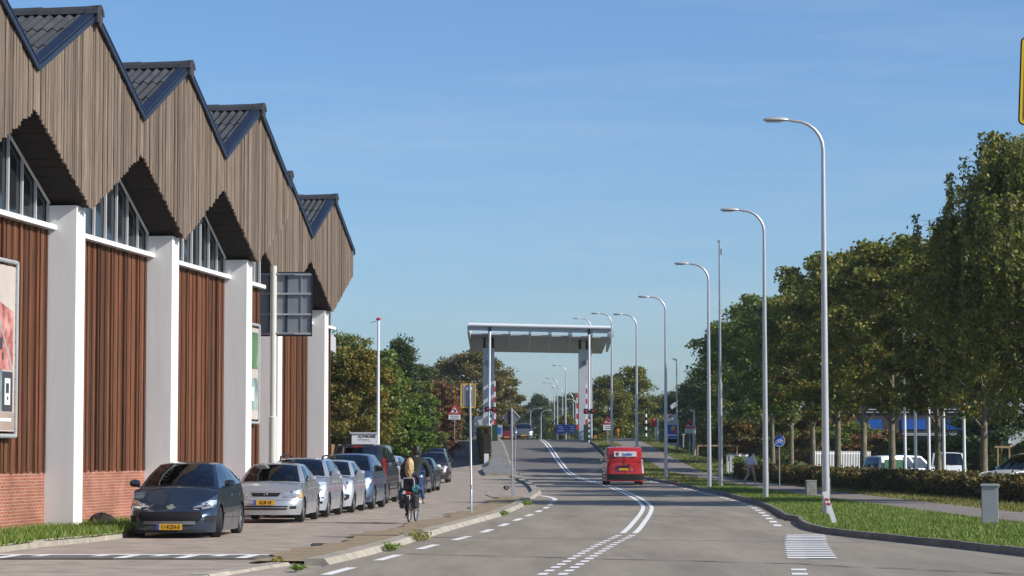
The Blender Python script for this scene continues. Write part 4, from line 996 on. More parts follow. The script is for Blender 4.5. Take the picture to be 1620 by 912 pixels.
# --- vans in the car park on the right
LOT = 'vans in the car park behind the hedge'
v = Car('parked_van', 'small white van with green rear panel, behind the white flagpoles', LOT, (xat(1432, 128), 128, -.22), radians(118), 4.4, 1.8, 1.80, 'car_white', lip=.85, cowl=.95, zc=1.1, wt=1.65, rr=4.2, rb=4.34, belt=1.05, wheelbase=2.7, fo=.86, wr=.31, Rr=.16, tail=.02, roofw=.66, sidewin=((.05, .30), (.34, .52)), glass='car_glass_dark', cat='van', rearset=.1)
v.patch('rear_panel', [(-.86, .86, .45), (-.86, .86, 1.02)], 'paint_green', 'r', .012, 8)
for sg in (1, -1):
    m = MB(); m.box((0, 0, 0), (.012, 1.35, 1.05)); pn = m.build('side_panel', 'paint_green', v.root, loc=(sg * .905, 1.28, 1.05)); m = MB(); m.ext([(-.22, 0), (-.1, .12), (0, .02), (.08, .2), (.14, .04), (.26, .1), (.2, -.02)], .016, RZ(pi / 2)); m.build('leaf_mark', 'sign_yellow', pn)
    m = MB(); m.box((0, 0, -.10), (.016, .5, .03)); m.build('leaf_mark', 'sign_yellow', pn)
v = Car('parked_van', 'white van facing the street, between the last flagpoles', LOT, (xat(1508, 132), 134, -.22), radians(-6), 4.7, 1.9, 1.95, 'car_white', lip=1.0, cowl=.75, zc=1.2, wt=1.3, rr=4.5, rb=4.62, belt=1.1, wheelbase=2.9, fo=.85, wr=.32, Rr=.16, tail=.02, roofw=.70, sidewin=((.05, .30), (.34, .62)), glass='car_glass_dark', cat='van', rearset=.1, mirrors='trim_black'); headlights(v, [(.56, .74, .80), (.56, .88, .92)]); v.patch('grille', [(-.5, .5, .76), (-.5, .5, .88)], 'black', n=8); v.plate('', 0, .5)
v = Car('parked_van', 'white van with sloping windscreen cut off by the right picture edge', LOT, (xat(1640, 89), 89.5, -.06), radians(-62), 4.4, 1.85, 1.75, 'car_white', lip=.82, cowl=1.0, zc=1.1, wt=1.85, rr=4.2, rb=4.3, belt=1.1, wheelbase=2.7, fo=.86, wr=.31, Rr=.18, sidewin=((.05, .34), (.38, .66)), glass='car_glass_dark', cat='van', rearset=.1); headlights(v, [(.50, .70, .66), (.50, .86, .78)])
# ------------------------------------------------------------------ street lamps
def lamp(h, arm=1.5, s=1.0, rz=0.0):
    root = empty('street_lamp')
    r0, r1 = .098 * s, .052 * s; R = .75 * s; hp = h - .12
    pts = [(0, 0, 0), (0, 0, 1.0), (0, 0, h * .5), (0, 0, hp - R)]; rs = [r0, r0, (r0 + r1) / 2 + .004, r1]
    for k in range(1, 7):
        a = pi / 2 * k / 6; pts.append((-R * (1 - cos(a)), 0, hp - R + R * sin(a))); rs.append(r1 - .012 * s * k / 6)
    pts.append((-arm * .62, 0, hp + .03)); rs.append(.036 * s)
    m = MB(); m.tube(pts, rs, 16); m.build('pole', 'lamp_steel', root, smooth=True)
    m = MB(); hx = []
    for t, w, hh in ((0, .045, .045), (.08, .08, .07), (.25, .13, .085), (.5, .15, .085), (.75, .12, .06), (.86, .05, .03)): hx.append((t, w * s, hh * s))
    n = 12; o = 0
    for t, w, hh in hx:
        for k in range(n):
            a = 2 * pi * k / n; z = hh * sin(a) if sin(a) > 0 else hh * .45 * sin(a); m.v.append((-arm * .60 - t * arm * .50, w * cos(a), hp + .02 + z))
    for i in range(len(hx) - 1):
        for k in range(n): k2 = (k + 1) % n; m.f.append((i * n + k, i * n + k2, (i + 1) * n + k2, (i + 1) * n + k)); m.m.append(0)
    m.f.append(tuple(range(n))); m.m.append(0); m.f.append(tuple(range((len(hx) - 1) * n, len(hx) * n))); m.m.append(0)
    hd = m.build('lamp_head', 'lamp_head', root, smooth=True, recalc=True)
    m = MB(); m.box((-arm * .60 - arm * .26, 0, hp - .025 * s), (arm * .26, .18 * s, .02 * s), bev=.008); m.build('lens', 'lamp_lens', hd)
    m = MB(); m.box((r0 * .82, 0, .75), (r0 * .5, .09, .42), bev=.01); m.build('hatch', 'galv_matt', root)
    return root
LP = lamp(10.3)
names = ['nearest and tallest street lamp, with a leaning marker board at its foot', 'second street lamp from the front along the right verge', 'third street lamp from the front, left of the tall thin mast',
         'fourth street lamp from the front, right of the red van', 'fifth street lamp, rising just behind the red van', 'sixth street lamp, on the bridge ramp grass', 'seventh street lamp, standing beside the right bridge pillar',
         'curved lamp beyond the bridge, tallest seen through the portal', 'second tallest lamp seen through the bridge portal', 'third lamp seen through the bridge portal, just left of the second', 'lamp through the portal, above the left blue sign', 'far lamp just left of the right bridge pillar, arm pointing left', 'farthest small lamp close against the right bridge pillar']
LS = [(1306, 65), (1211, 89.2), (1122, 114.8), (1053.5, 141), (1007.5, 165.5), (968, 190), (935.5, 214), (895, 288), (882, 321), (877, 333), (890, 348), (907, 372), (911, 402)]
FARZ = {288: 1.5, 321: 1.0, 333: .8, 348: .55, 372: .3, 402: .1}
for i, ((px, Y), nm) in enumerate(zip(LS, names)):
    o = LP if i == 0 else copy_tree(LP); x = xat(px, Y)
    z = FARZ.get(Y, zt(x, Y) + .08); o.location = (x, Y, z - .02); o.rotation_euler = (0, 0, radians(random.uniform(-3, 3)))
    tag(o, nm, 'street lamp', 'street lamps along the road')
L2 = lamp(6.0, 1.2, .75)
for i, (px, Y, py, nm) in enumerate([(856, 292, 648, 'short lamp beyond the crest, standing clear on the left carriageway side'), (839.5, 275, 645, 'short lamp rising right behind the grey oncoming car')]):
    o = L2 if i == 0 else copy_tree(L2); o.location = (xat(px, Y), Y, zat(py, Y) - 6.0); o.rotation_euler = (0, 0, pi); tag(o, nm, 'street lamp', 'short lamps beyond the bridge')

# leaning marker board
p = gp(1323, 829, .1); q = at(1310, 787, 64.2)
mb = tag(empty('marker_board', p), 'white marker board with red stripes leaning on the nearest lamp post', 'marker')
d = q - p; m = MB(); M = Matrix.Rotation(-atan(.32), 3, 'Y'); Ld = .72; m.box(Vector((-.11, .3, Ld / 2 - .0)), (.105, .02, Ld), M); bd = m.build('board', 'sign_white', mb)
for f_ in (.60, .74):
    m = MB(); m.box(Vector((-.11 - .32 * (f_ - .5) * .7, .287, Ld * f_ + .0)), (.085, .008, .05), M @ RY(.5)); m.build('stripe', 'sign_red', bd)

# tall thin camera mast + small ones
def mast(px, Y, ytop, ybase, ystep, r0, r1, label, head):
    x = xat(px, Y); z0 = zt(x, Y) + .05; r = tag(empty('camera_mast', (x, Y, z0)), label, 'mast', 'thin masts near the bridge'); zs_ = zat(ystep, Y) - z0; zt_ = zat(ytop, Y) - z0
    m = MB(); m.tube([(0, 0, -.1), (0, 0, zs_), (0, 0, zs_ + .02), (0, 0, zt_)], [r0, r0, r1, r1 * .7], 12); m.build('pole', 'galv', r, smooth=True)
    if head:
        m = MB(); m.box((-.02, 0, zt_ + .04), (.14, .2, .12), bev=.02); m.box((.10, 0, zt_ - .45), (.08, .12, .28), bev=.02); m.build('camera', 'lamp_head', r)
    else:
        m = MB(); m.box((-.12, 0, zt_ + .05), (.34, .22, .14), RY(.4), bev=.03); m.build('camera', 'galv', r)
    return r
mast(1140, 118, 383, 762, 606, .105, .062, 'tall thin two-stage camera mast rising above the third lamp', True)
r = mast(1071, 190, 570, 705, 663, .12, .06, 'thin mast with small camera beside the grey totem', False)
m = MB(); m.ext(rrect(.5, .35, .04), .04, RY(-.5)); m.build('flood_lamp', 'sign_white', r, loc=(-.25, -.05, zat(642, 190) - r.location.z))
mast(1098.5, 186, 652, 705, 672, .12, .09, 'short thick pole with a ball top next to the right warning sign', False)

# ------------------------------------------------------------------ lifting bridge portal
YB = 209.0; zr = RAMP(YB)
br = tag(empty('lift_bridge_portal', (2.2, YB, zr)), 'white and grey lifting bridge portal with slanted ribbed counterweight over the road', 'bridge')
def W2(px, py, Y): p = at(px, py, Y); return Vector((p.x - 2.2, Y - YB, p.z - zr))
for (pa, pb, ptop, nm) in ((764, 782, 551, 'l'), (915.5, 931, 553, 'r')):
    a, b = W2(pa, ptop, YB), W2(pb, ptop, YB); h = a.z
    m = MB(); m.box(((a.x + b.x) / 2, .55, h / 2 - .4), (b.x - a.x, 1.1, h + .8), bev=.02); col_ = m.build('pillar', 'bridge_grey', br)
    for dx in (.13, .87):
        m = MB(); x = a.x + (b.x - a.x) * dx; m.box((x, .5, h + .42), (.2, .7, 1.1)); m.build('bearing_block', 'black', br)
    m = MB(); zz = W2(0, 575, YB).z; m.lathe([(.001, -.1), (.17, -.09), (.19, -.03), (.19, .12)], 18, RX(pi / 2)); m.build('portal_lamp', 'black', br, smooth=True, loc=((a.x + b.x) / 2 + (.06 if nm == 'r' else -.1), -.06, zz))
# counterweight: front beam, ribs, sloping slab
YF, YK = 204.5, 219.0
bl, brt = W2(741, 514, YF), W2(969, 519, YF)
m = MB(); m.tube([bl, brt], .15, 10); m.build('front_beam', 'bridge_white', br, smooth=True); m = MB(); m.box((bl + brt) / 2 + Vector((0, .12, -.28)), ((brt - bl).length - .15, .10, .34), RY(-math.atan2(brt.z - bl.z, brt.x - bl.x))); m.build('beam_fascia', 'bridge_slab', br)
sl = [W2(744, 529, YF + 2.6), W2(963, 535, YF + 2.6), W2(952, 560, YK), W2(743.5, 556.5, YK)]
m = MB(); up = Vector((0, 0, .10)); m.add(sl + [v + up for v in sl], [(0, 1, 2, 3), (4, 7, 6, 5), (0, 4, 5, 1), (1, 5, 6, 2), (2, 6, 7, 3), (3, 7, 4, 0)]); m.build('counterweight_slab', 'bridge_slab', br, recalc=True)
for k in range(8):
    u = k / 7; p0 = bl.lerp(brt, u) + Vector((0, .1, -.1)); p1 = sl[0].lerp(sl[1], u); p2 = p1 + Vector((0, 4.6, -.85)); th = .09 if k in (0, 7) else .08
    vs = []
    for dx in (-th, th): vs += [p0 + Vector((dx, 0, 0)), p0 + Vector((dx, 0, -.5)), p2 + Vector((dx, -.2, -.12)), p1 + Vector((dx, .6, .45))]
    m = MB(); m.add(vs, [(0, 1, 2, 3), (4, 7, 6, 5), (0, 4, 5, 1), (1, 5, 6, 2), (2, 6, 7, 3), (3, 7, 4, 0)]); m.build('rib', 'bridge_grey', br, recalc=True)
for px, pt in ((775, 521), (932, 526)):
    a, b = W2(px, pt, YF + .1), W2(px - (1.5 if px < 800 else -.5), 700, YF + .1)
    m = MB(); m.tube([b, a], .085, 12); m.build('lift_rod', 'bridge_white', br, smooth=True); m = MB(); m.box(a + Vector((0, .0, .05)), (.24, .3, .42), bev=.05); m.build('pivot', 'black', br)
# barrier booms, upright, striped
def boom(px, Y, y0, y1, label, cab=True):
    p = at(px, y1, Y); z0 = RAMP(Y) + .1; r = tag(empty('barrier_boom', (p.x, Y, z0)), label, 'barrier', 'raised bridge barriers'); zb, zt_ = p.z - z0, at(px, y0, Y).z - z0; n = 8
    for i in range(n):
        a, b = zb + (zt_ - zb) * i / n, zb + (zt_ - zb) * (i + 1) / n; m = MB(); m.box((0, 0, (a + b) / 2), (.17 - .008 * i, .07, b - a - .003)); m.build('boom_segment', 'red_paint' if i % 2 == 0 else 'sign_white', r)
    m = MB(); m.box((0, 0, zb / 2), (.46, .5, zb), bev=.02); m.build('drive_cabinet', 'green_cab', r)
boom(783, 202, 603, 672, 'near left raised red and white barrier on green cabinet'); boom(776, 213.5, 617, 676, 'far left raised barrier, shorter, behind the white rod')
boom(928, 202, 607, 672, 'near right raised red and white barrier beside the lift rod'); boom(913, 213.5, 613, 680, 'far right raised barrier along the left edge of the right pillar')
def signalhead(px, py, Y, label):
    p = at(px, py, Y); z0 = RAMP(Y); r = tag(empty('bridge_signal', (p.x, Y, z0)), label, 'traffic light', 'bridge signals'); h = p.z - z0
    n = 12
    for i in range(n):
        m = MB(); a, b = h * i / n, h * (i + 1) / n; m.box((0, .1, (a + b) / 2), (.11, .11, b - a - .002)); m.build('post_band', 'black' if i % 2 else 'sign_white', r)
    m = MB()
    for dx in (-.26, .26): m.box((dx, 0, h), (.36, .22, .40), bev=.04)
    m.box((0, .05, h), (.5, .06, .1)); hd = m.build('signal_head', 'black', r)
    for dx in (-.26, .26): m = MB(); m.lathe([(.001, .02), (.08, .015), (.10, 0)], 12, RX(pi / 2)); m.build('lens', 'tail_red', hd, smooth=True, loc=(dx, -.12, h))
signalhead(776, 648, 201, 'twin dark signal heads on striped post by the left barriers'); signalhead(932, 651, 201, 'dark signal heads on striped post by the right barriers')
# white railings left of the portal and behind the hedge
def railing(name, p0, p1, h, n, label, cat, group, mat='white_paint', z0=None, rr=.022, top=True, board=False, bw=.07):
    p0, p1 = Vector(p0), Vector(p1); r = tag(empty(name, p0), label, cat, group); d = p1 - p0; t = d.normalized(); ang = math.atan2(t.y, t.x); M = RZ(ang)
    for i in range(n + 1):
        q = d * (i / n); m = MB()
        if board: m.box((0, 0, h / 2), (bw, .025, h), M)
        else: m.tube([(0, 0, 0), (0, 0, h)], rr, 6)
        m.build('picket' if board else 'post', mat, r, loc=q)
    for hh in ((h * .93, h * .25) if board else (h, h * .66, h * .33)):
        m = MB(); m.box(d / 2 + Vector((0, 0, hh)) + (M @ Vector((0, .035, 0))), (d.length, .04, .07), M if abs(d.z) < .02 else M @ RY(-math.atan2(d.z, d.xy.length))); m.build('rail', mat, r)
    return r
railing('railing', (xat(748, 212), 212, zat(692, 212)), (xat(762, 207), 207, zat(692, 207)), 1.5, 8, 'white bar railing at the top of the cycle ramp, left of the portal', 'railing', None)
railing('railing', (xat(752, 222), 222, zat(690, 222)), (xat(766, 216), 216, zat(690, 216)), 1.7, 8, 'rear white railing just behind the one on the ramp', 'railing', None)
# ivy covered wall beside the pavement
wl = tag(empty('retaining_wall', (0, 0, 0)), 'pale retaining wall end under the clipped ivy, beside the grey pavement', 'wall')
m = MB(); ys = lin(177, 207, 16)
for a, b in zip(ys[:-1], ys[1:]):
    xa, xb = RL(a) - 1.62, RL(b) - 1.62; za, zb = RAMP(a) + .5, RAMP(b) + .5
    vs = [(xa, a, 0), (xa - .32, a, 0), (xb - .32, b, 0), (xb, b, 0), (xa, a, za), (xa - .32, a, za), (xb - .32, b, zb), (xb, b, zb)]
    m.add(vs, [(0, 4, 7, 3), (1, 2, 6, 5), (4, 5, 6, 7), (0, 1, 5, 4), (3, 7, 6, 2)])
m.build('wall_body', 'white_paint', wl, recalc=True)
# black and white posts, orange posts, green fences
def bwpost(px, y0, y1, Y, label):
    p = at(px, y1, Y); r = tag(empty('striped_post', p), label, 'post', 'black and white posts'); h = at(px, y0, Y).z - p.z; n = 9
    for i in range(n): m = MB(); m.tube([(0, 0, h * i / n), (0, 0, h * (i + 1) / n - .002)], .085, 10); m.build('band', 'black' if i % 2 == 0 else 'sign_white', r, smooth=True)
bwpost(1022, 650, 696, 214, 'slim black and white post by the green fence right of the ramp')
for px, lab in ((977.5, 'orange post on the grass, right of the bridge'), (877.5 + 64, 'small orange beacon at the foot of the right pillar')):
    Y = 209; p = at(px, 695.5, Y); r = tag(empty('orange_post', (p.x, Y, p.z - .15)), lab, 'post', 'orange posts'); hh = .85 if px > 960 else .3
    m = MB(); m.tube([(0, 0, 0), (0, 0, hh)], .06, 8); m.build('post', 'orange', r, smooth=True); m = MB(); m.box((0, 0, hh + .05), (.22, .1, .25), bev=.03); m.build('head', 'orange', r)
def meshfence(x0, x1, Y, z0, h, n, label):
    r = tag(empty('mesh_fence', (x0, Y, z0)), label, 'fence', 'dark green mesh fences'); w = x1 - x0
    for i in range(n + 1): m = MB(); m.box((w * i / n, 0, h / 2), (.06, .06, h)); m.build('post', 'green_cab', r)
    m = MB()
    for i in range(int(h / .10)): m.box((w / 2, .02, .05 + i * .10), (w, .012, .03))
    for i in range(int(w / .12)): m.box((i * .12, .02, h / 2), (.02, .012, h))
    tag(m.build('mesh_panel', 'green_cab', r), kind='stuff')
meshfence(xat(1000, 222), xat(1052, 222), 222, zat(697, 222), 1.15, 3, 'green mesh fence panel right of the bridge, behind the striped post')
meshfence(xat(676, 196), xat(722, 196), 196, zat(700, 196), 1.75, 3, 'dark green mesh fence above the clipped hedge on the left')
# blue direction signs beyond the bridge
for (a, b, lab, tx) in ((880, 897.5, 'left blue direction sign beyond the bridge, nearly behind the portal', 0), (898.5, 912.5, 'right blue direction sign, next to the right bridge pillar', 1)):
    Y = 262; x0, x1 = xat(a, Y), xat(b, Y); z1, z0 = zat(672, Y), zat(686, Y); r = tag(empty('direction_sign', ((x0 + x1) / 2, Y, RAMP(Y))), lab, 'sign', 'blue direction signs'); zz = (z0 + z1) / 2 - RAMP(Y)
    m = MB(); m.box((0, 0, zz), (x1 - x0, .05, z1 - z0)); pn = m.build('panel', 'sign_blue', r)
    for s in (-1, 1): m = MB(); m.tube([(s * (x1 - x0) * .35, .06, 0), (s * (x1 - x0) * .35, .06, zz)], .05, 8); m.build('post', 'galv', r)
    for k in range(3): m = MB(); m.box((random.uniform(-.15, .1), -.03, zz + .25 - k * .22), ((x1 - x0) * random.uniform(.35, .6), .01, .07)); m.build('legend_bar', 'sign_white', pn)

# ------------------------------------------------------------------ road signs
def bridge_warning(px, ytri0, ytri1, ypl, Y, ybase, label):
    x = xat(px, Y); zb = zat(ybase, Y); r = tag(empty('warning_sign', (x, Y, zb)), label, 'sign', 'red triangle bridge warning signs'); zt_ = zat(ytri0, Y) - zb; zl = zat(ytri1, Y) - zb; zp = zat(ypl, Y) - zb
    m = MB(); m.tube([(0, .03, -.1), (0, .03, zt_ - .1)], .03, 8); m.build('post', 'galv', r, smooth=True)
    w = (zt_ - zl) * .58; m = MB(); m.ext([(-w, zl + .01), (w, zl + .01), (0, zt_)], .02); tr = m.build('triangle', 'sign_red', r)
    m = MB(); c = (zl + zt_ * .5) / 1.5; k = .58; m.ext([(-w * k, zl + .13), (w * k, zl + .13), (0, zt_ - .30 * (zt_ - zl))], .006); m.build('triangle_field', 'sign_white', tr, loc=(0, -.014, 0))
    m = MB(); m.ext([(-.14, zl + .17), (.1, zl + .17), (.16, zl + .24), (-.02, zl + .42), (-.12, zl + .36), (0, zl + .24)], .004); m.build('bridge_symbol', 'black', tr, loc=(0, -.02, 0))
    m = MB(); m.box((0, 0, (zl + zp) / 2 - .01), (w * 1.9, .02, zl - zp - .03)); pl = m.build('sub_plate', 'sign_white', r)
    for k in range(2): m = MB(); m.box((0, -.0125, (zl + zp) / 2 + .06 - .14 * k), (w * 1.3, .004, .05)); m.build('legend_bar', 'banner_dark', pl)
bridge_warning(719, 639, 656, 664, 188, 697, 'red triangle warning sign with white plate on the left grass bank')
bridge_warning(961.5, 659, 672, 681, 196, 716, 'red triangle warning sign with white plate left of the red van roof')
bridge_warning(1091, 664.5, 678, 686, 176, 740, 'red triangle warning sign with white plate beside the cycle path bank')
# yellow framed sign seen from the back on a tall thin post
Y = gp(746, 813).y; x = xat(745.5, Y); r = tag(empty('sign_post', (x, Y, 0)), 'grey sign back in yellow frame on tall thin post at the kerb', 'sign'); zt_ = zat(607, Y)
m = MB(); m.tube([(0, 0, -.1), (0, 0, .75), (0, 0, .76), (-.04, 0, zt_)], [.036, .036, .030, .030], 10); m.build('post', 'galv', r, smooth=True); m = MB(); m.tube([(-.16, 0, .14), (.16, 0, .14)], .012, 6); m.build('foot_bar', 'galv', r); m = MB(); m.tube([(0, 0, .68), (0, 0, .80)], .045, 10); m.build('collar', 'galv', r)
cx = xat(740.5, Y) - x; z1, z0 = zat(607, Y), zat(646, Y); w = xat(752.5, Y) - xat(728, Y); m = MB(); m.box((cx, -.045 + .09, (z0 + z1) / 2), (w - .06, .012, z1 - z0 - .06)); pn = m.build('panel', 'sign_back', r)
m = MB(); 
for s in (-1, 1): m.box((cx + s * (w / 2 - .018), .045, (z0 + z1) / 2), (.028, .03, z1 - z0)); m.box((cx, .045, (z0 + z1) / 2 + s * ((z1 - z0) / 2 - .018)), (w, .03, .028))
m.build('yellow_frame', 'sign_yellow', pn); m = MB(); m.ext(rrect(.17, .09, .03), .006); m.build('label_sticker', 'sign_white', pn, loc=(cx + .02, .034, z1 - .14))
m = MB(); m.box((cx - .1, .034, (z0 + z1) / 2), (.07, .01, z1 - z0 - .08)); m.build('fold', 'galv_matt', pn)
# diamond sign back
Y = gp(811, 789).y; x = xat(811, Y); r = tag(empty('sign_post', (x, Y, .07)), 'grey diamond sign seen from behind on the brick island', 'sign'); zc_ = zat(661, Y) - .07; h = (zat(647, Y) - zat(675, Y)) / 2
m = MB(); m.tube([(0, 0, -.1), (-.04, 0, zat(646, Y) - .07)], .036, 10); m.build('post', 'galv', r, smooth=True); m = MB(); m.ext([(0, -h), (h, 0), (0, h), (-h, 0)], .02); dm = m.build('diamond', 'sign_back', r, loc=(-.05, .055, zc_), rot=(0, 0, -.12))
m = MB(); m.ext([(-.06, -h * .75), (.06, -h * .75), (.06, h * .75), (-.06, h * .75)], .02); m.build('stiffener', 'navy_metal', dm, loc=(-.06, -.02, 0))
m = MB(); 
for a, b in (((0, -h), (h, 0)), ((h, 0), (0, h)), ((0, h), (-h, 0)), ((-h, 0), (0, -h))): m.tube([(a[0], -.012, a[1]), (b[0], -.012, b[1])], .016, 5)
m.build('rim', 'galv_matt', dm)
Y2 = Y + 2.0; r = tag(empty('thin_pole', (xat(813.5, Y2), Y2, .07)), 'bare thin pole leaning beside the diamond sign', 'pole'); h = zat(676, Y2) - .07; m = MB(); m.tube([(0, 0, -.1), (.06, 0, h)], [.024, .02], 8); m.build('pole', 'galv', r, smooth=True); m = MB(); m.tube([(.06, 0, h - .005), (.061, 0, h + .02)], .024, 8); m.build('cap', 'black', r)
# knocked over striped marker on the island edge
p = gp(801, 775, .03); r = tag(empty('fallen_marker', (p.x, p.y, .02), .2), 'black slatted marker lying on the street beside the diamond sign', 'marker')
m = MB(); m.box((0, 0, .10), (.16, .5, .16), RY(.7), bev=.02); m.build('block', 'black_rubber', r)
for k in range(3): m = MB(); m.box((-.05 + .0 * k, -.27, .07 + .05 * k), (.10, .02, .02), RY(.7)); m.build('reflector', 'galv_matt', r)
# round blue cycle sign
Y = 112; x = xat(1233, Y); r = tag(empty('cycle_sign', (x, Y, zt(x, Y))), 'round blue cycle path sign with white bicycle, by the hedge', 'sign'); zc_ = zat(698, Y) - zt(x, Y)
m = MB(); m.tube([(0, .04, -.1), (0, .04, zc_ + .2)], .026, 8); m.build('post', 'galv', r, smooth=True); m = MB(); m.lathe([(.001, .008), (.25, .008), (.25, -.008), (.001, -.008)], 28, RX(pi / 2)); dsc = m.build('disc', 'sign_blue', r, loc=(0, 0, zc_))
m = MB(); m.lathe([(.235, -.011), (.235, .011), (.252, .011), (.252, -.011), (.235, -.011)], 28, RX(pi / 2)); m.build('rim', 'sign_white', dsc)
m = MB()
for dx in (-.10, .10): m.lathe([(.058, -.004), (.058, .004), (.072, .004), (.072, -.004), (.058, -.004)], 16, Matrix.Translation((dx, -.013, -.04)).to_3x3() @ RX(pi / 2)) if False else m.tube([(dx + .066 * cos(2 * pi * k / 14), -.013, -.04 + .066 * sin(2 * pi * k / 14)) for k in range(15)], .009, 4)
for a, b in (((-.10, -.04), (-.04, .05)), ((-.04, .05), (.07, .05)), ((-.02, -.04), (.07, .05)), ((-.04, .05), (-.02, -.04)), ((-.10, -.04), (-.02, -.04)), ((.10, -.04), (.06, .09)), ((-.04, .05), (-.05, .08)), ((-.08, .08), (-.02, .08)), ((.06, .09), (.10, .10))): m.tube([(a[0], -.013, a[1]), (b[0], -.013, b[1])], .008, 4)
m.build('bicycle_symbol', 'sign_white', dsc)
# yellow-rimmed sign whose edge just enters the picture top right
Y = 46; x = xat(1660, Y); r = tag(empty('tall_sign', (x, Y, .1)), 'yellow-edged dark sign on a tall post, its edge cut by the right picture border', 'sign')
z1, z0 = zat(62, Y) - .1, zat(198, Y) - .1; x0 = xat(1622.5, Y) - x; w = .95; cx_ = x0 + w / 2; Mt = RY(radians(2.6))
m = MB(); m.tube([(0, .1, -.1), (0, .1, z1 + .2)], .06, 12); m.build('post', 'galv', r, smooth=True)
m = MB(); m.ext(rrect(w, z1 - z0, .08), .05, Mt); pn = m.build('panel', 'sign_yellow', r, loc=(cx_, 0, (z0 + z1) / 2)); m = MB(); m.ext(rrect(w - .14, z1 - z0 - .14, .05), .012, Mt); m.build('panel_back', 'banner_dark', pn, loc=(0, -.03, 0))
m = MB(); P = [(p_[0], 0, p_[1]) for p_ in rrect(w + .01, z1 - z0 + .01, .085)]; P = [tuple(Mt @ Vector(q_)) for q_ in P]; m.tube(P + [P[0]], .02, 6, caps=False); m.build('rim', 'trim_black', pn, smooth=True)

# ------------------------------------------------------------------ small street furniture on the right
p = gp(1568, 829, .1); r = tag(empty('utility_cabinet', (p.x, p.y + .1, .09), radians(-10)), 'grey utility cabinet standing on the grass verge', 'cabinet')
w, dp, h = .36, .30, .83; m = MB(); m.box((0, 0, h / 2), (w, dp, h), bev=.008); bdy = m.build('body', 'cabinet_grey', r); m = MB(); m.box((0, 0, h + .03), (w + .05, dp + .05, .06), bev=.012); m.build('lid', 'cabinet_grey', r)
m = MB(); m.box((-w / 2 - .004, 0, h / 2), (.012, dp - .05, h - .1), bev=.003); dr = m.build('door', 'cabinet_grey', r); m = MB(); m.box((-w / 2 - .014, .08, h * .55), (.012, .02, .10)); m.build('handle', 'trim_black', dr); m = MB(); m.box((0, 0, .02), (w + .03, dp + .03, .06)); m.build('plinth', 'concrete', r)
m = MB(); m.box((w / 2 + .004, 0, h * .86), (.01, .03, .06)); m.build('lock', 'trim_black', r)
Y = 93; p = at(1283, 774, Y); r = tag(empty('stone_bollard', (p.x, Y, zt(p.x, Y) + .02)), 'squat mottled stone bollard in front of the hedge', 'bollard'); m = MB(); m.box((0, 0, .30), (.38, .30, .62), bev=.02); m.build('block', 'stone', r); m = MB(); m.box((0, 0, .63), (.40, .32, .06), bev=.015); m.build('cap', 'stone', r)
# totem with poster, red banner, yellow rail
Y = 188; x0, x1 = xat(1055, Y), xat(1072, Y); zb = zat(704, Y); r = tag(empty('advert_totem', ((x0 + x1) / 2, Y, zb)), 'grey totem with a bright blue, yellow and red poster, right of the ramp', 'sign'); h = zat(656, Y) - zb; w = x1 - x0
m = MB(); m.box((0, .1, h / 2), (w, .3, h), bev=.02); m.build('body', 'window_grey', r); za, zb2 = zat(693, Y) - zb, zat(672.5, Y) - zb; m = MB(); m.box((0, -.06, (za + zb2) / 2), (w * .88, .02, zb2 - za)); ps = m.build('poster', 'sign_blue', r)
m = MB(); m.ext([(-.12, .0), (.06, .04), (.22, .22), (.14, .34), (-.02, .36), (-.1, .2)], .006); m.build('poster_shape', 'sign_yellow', ps, loc=(.02, -.075, (za + zb2) / 2 + .05)); m = MB(); m.ext([(-.05, -.15), (.22, -.1), (.26, .06), (.08, .1)], .006); m.build('poster_shape', 'sign_red', ps, loc=(.05, -.075, (za + zb2) / 2)); m = MB(); m.box((0, -.075, za + .2), (w * .8, .006, .1)); m.build('poster_shape', 'sign_white', ps)
m = MB(); m.box((0, -.06, za - .22), (w * .88, .02, .3)); m.build('base_panel', 'black', r); m = MB(); m.box((-.15, -.06, h - .12), (.22, .02, .12)); m.build('top_mark', 'sign_red', r)
Y = 206; p = at(1040.5, 697, Y); r = tag(empty('flag_banner', (p.x, Y, p.z - .2)), 'small red banner on a white pole beside the totem', 'banner'); m = MB(); m.tube([(0, 0, 0), (0, 0, 2.0)], .06, 8); m.build('pole', 'white_paint', r, smooth=True)
m = MB(); m.grid(lambda u, v: (-.08 - .42 * u, .04 * sin(u * 7 + v * 3), 1.95 - .62 * v), lin(0, 1, 8), lin(0, 1, 6)); fl = m.build('cloth', 'sign_red', r, smooth=True); sd = fl.modifiers.new('t', 'SOLIDIFY'); sd.thickness = .008
m = MB(); m.grid(lambda u, v: (-.08 - .14 * u, .03 * sin(u * 7), 1.3 - 1.0 * v), lin(0, 1, 5), lin(0, 1, 4)); fl = m.build('cloth', 'sign_white', r, smooth=True); sd = fl.modifiers.new('t', 'SOLIDIFY'); sd.thickness = .008
Y = 170; r = tag(empty('bollard_lamp', at(1081, 708, Y)), 'small bollard lamp with flat cap near the totem', 'lamp'); m = MB(); m.tube([(0, 0, 0), (0, 0, .78)], .05, 10); m.build('post', 'galv', r, smooth=True); m = MB(); m.lathe([(.05, .78), (.13, .82), (.13, .86), (.02, .9)], 14); m.build('cap', 'lamp_head', r, smooth=True)
Y = 160; r = tag(empty('timber_rail', at(1104, 719, Y)), 'low pale wooden rail left of the white fence', 'fence'); w = xat(1166, Y) - xat(1104, Y)
for f_ in (0, .3, .62, 1): m = MB(); m.box((w * f_, 0, .25), (.09, .09, .6)); m.build('post', 'wood_light', r)
m = MB(); m.box((w / 2, 0, .54), (w, .06, .09)); m.build('rail', 'wood_light', r)
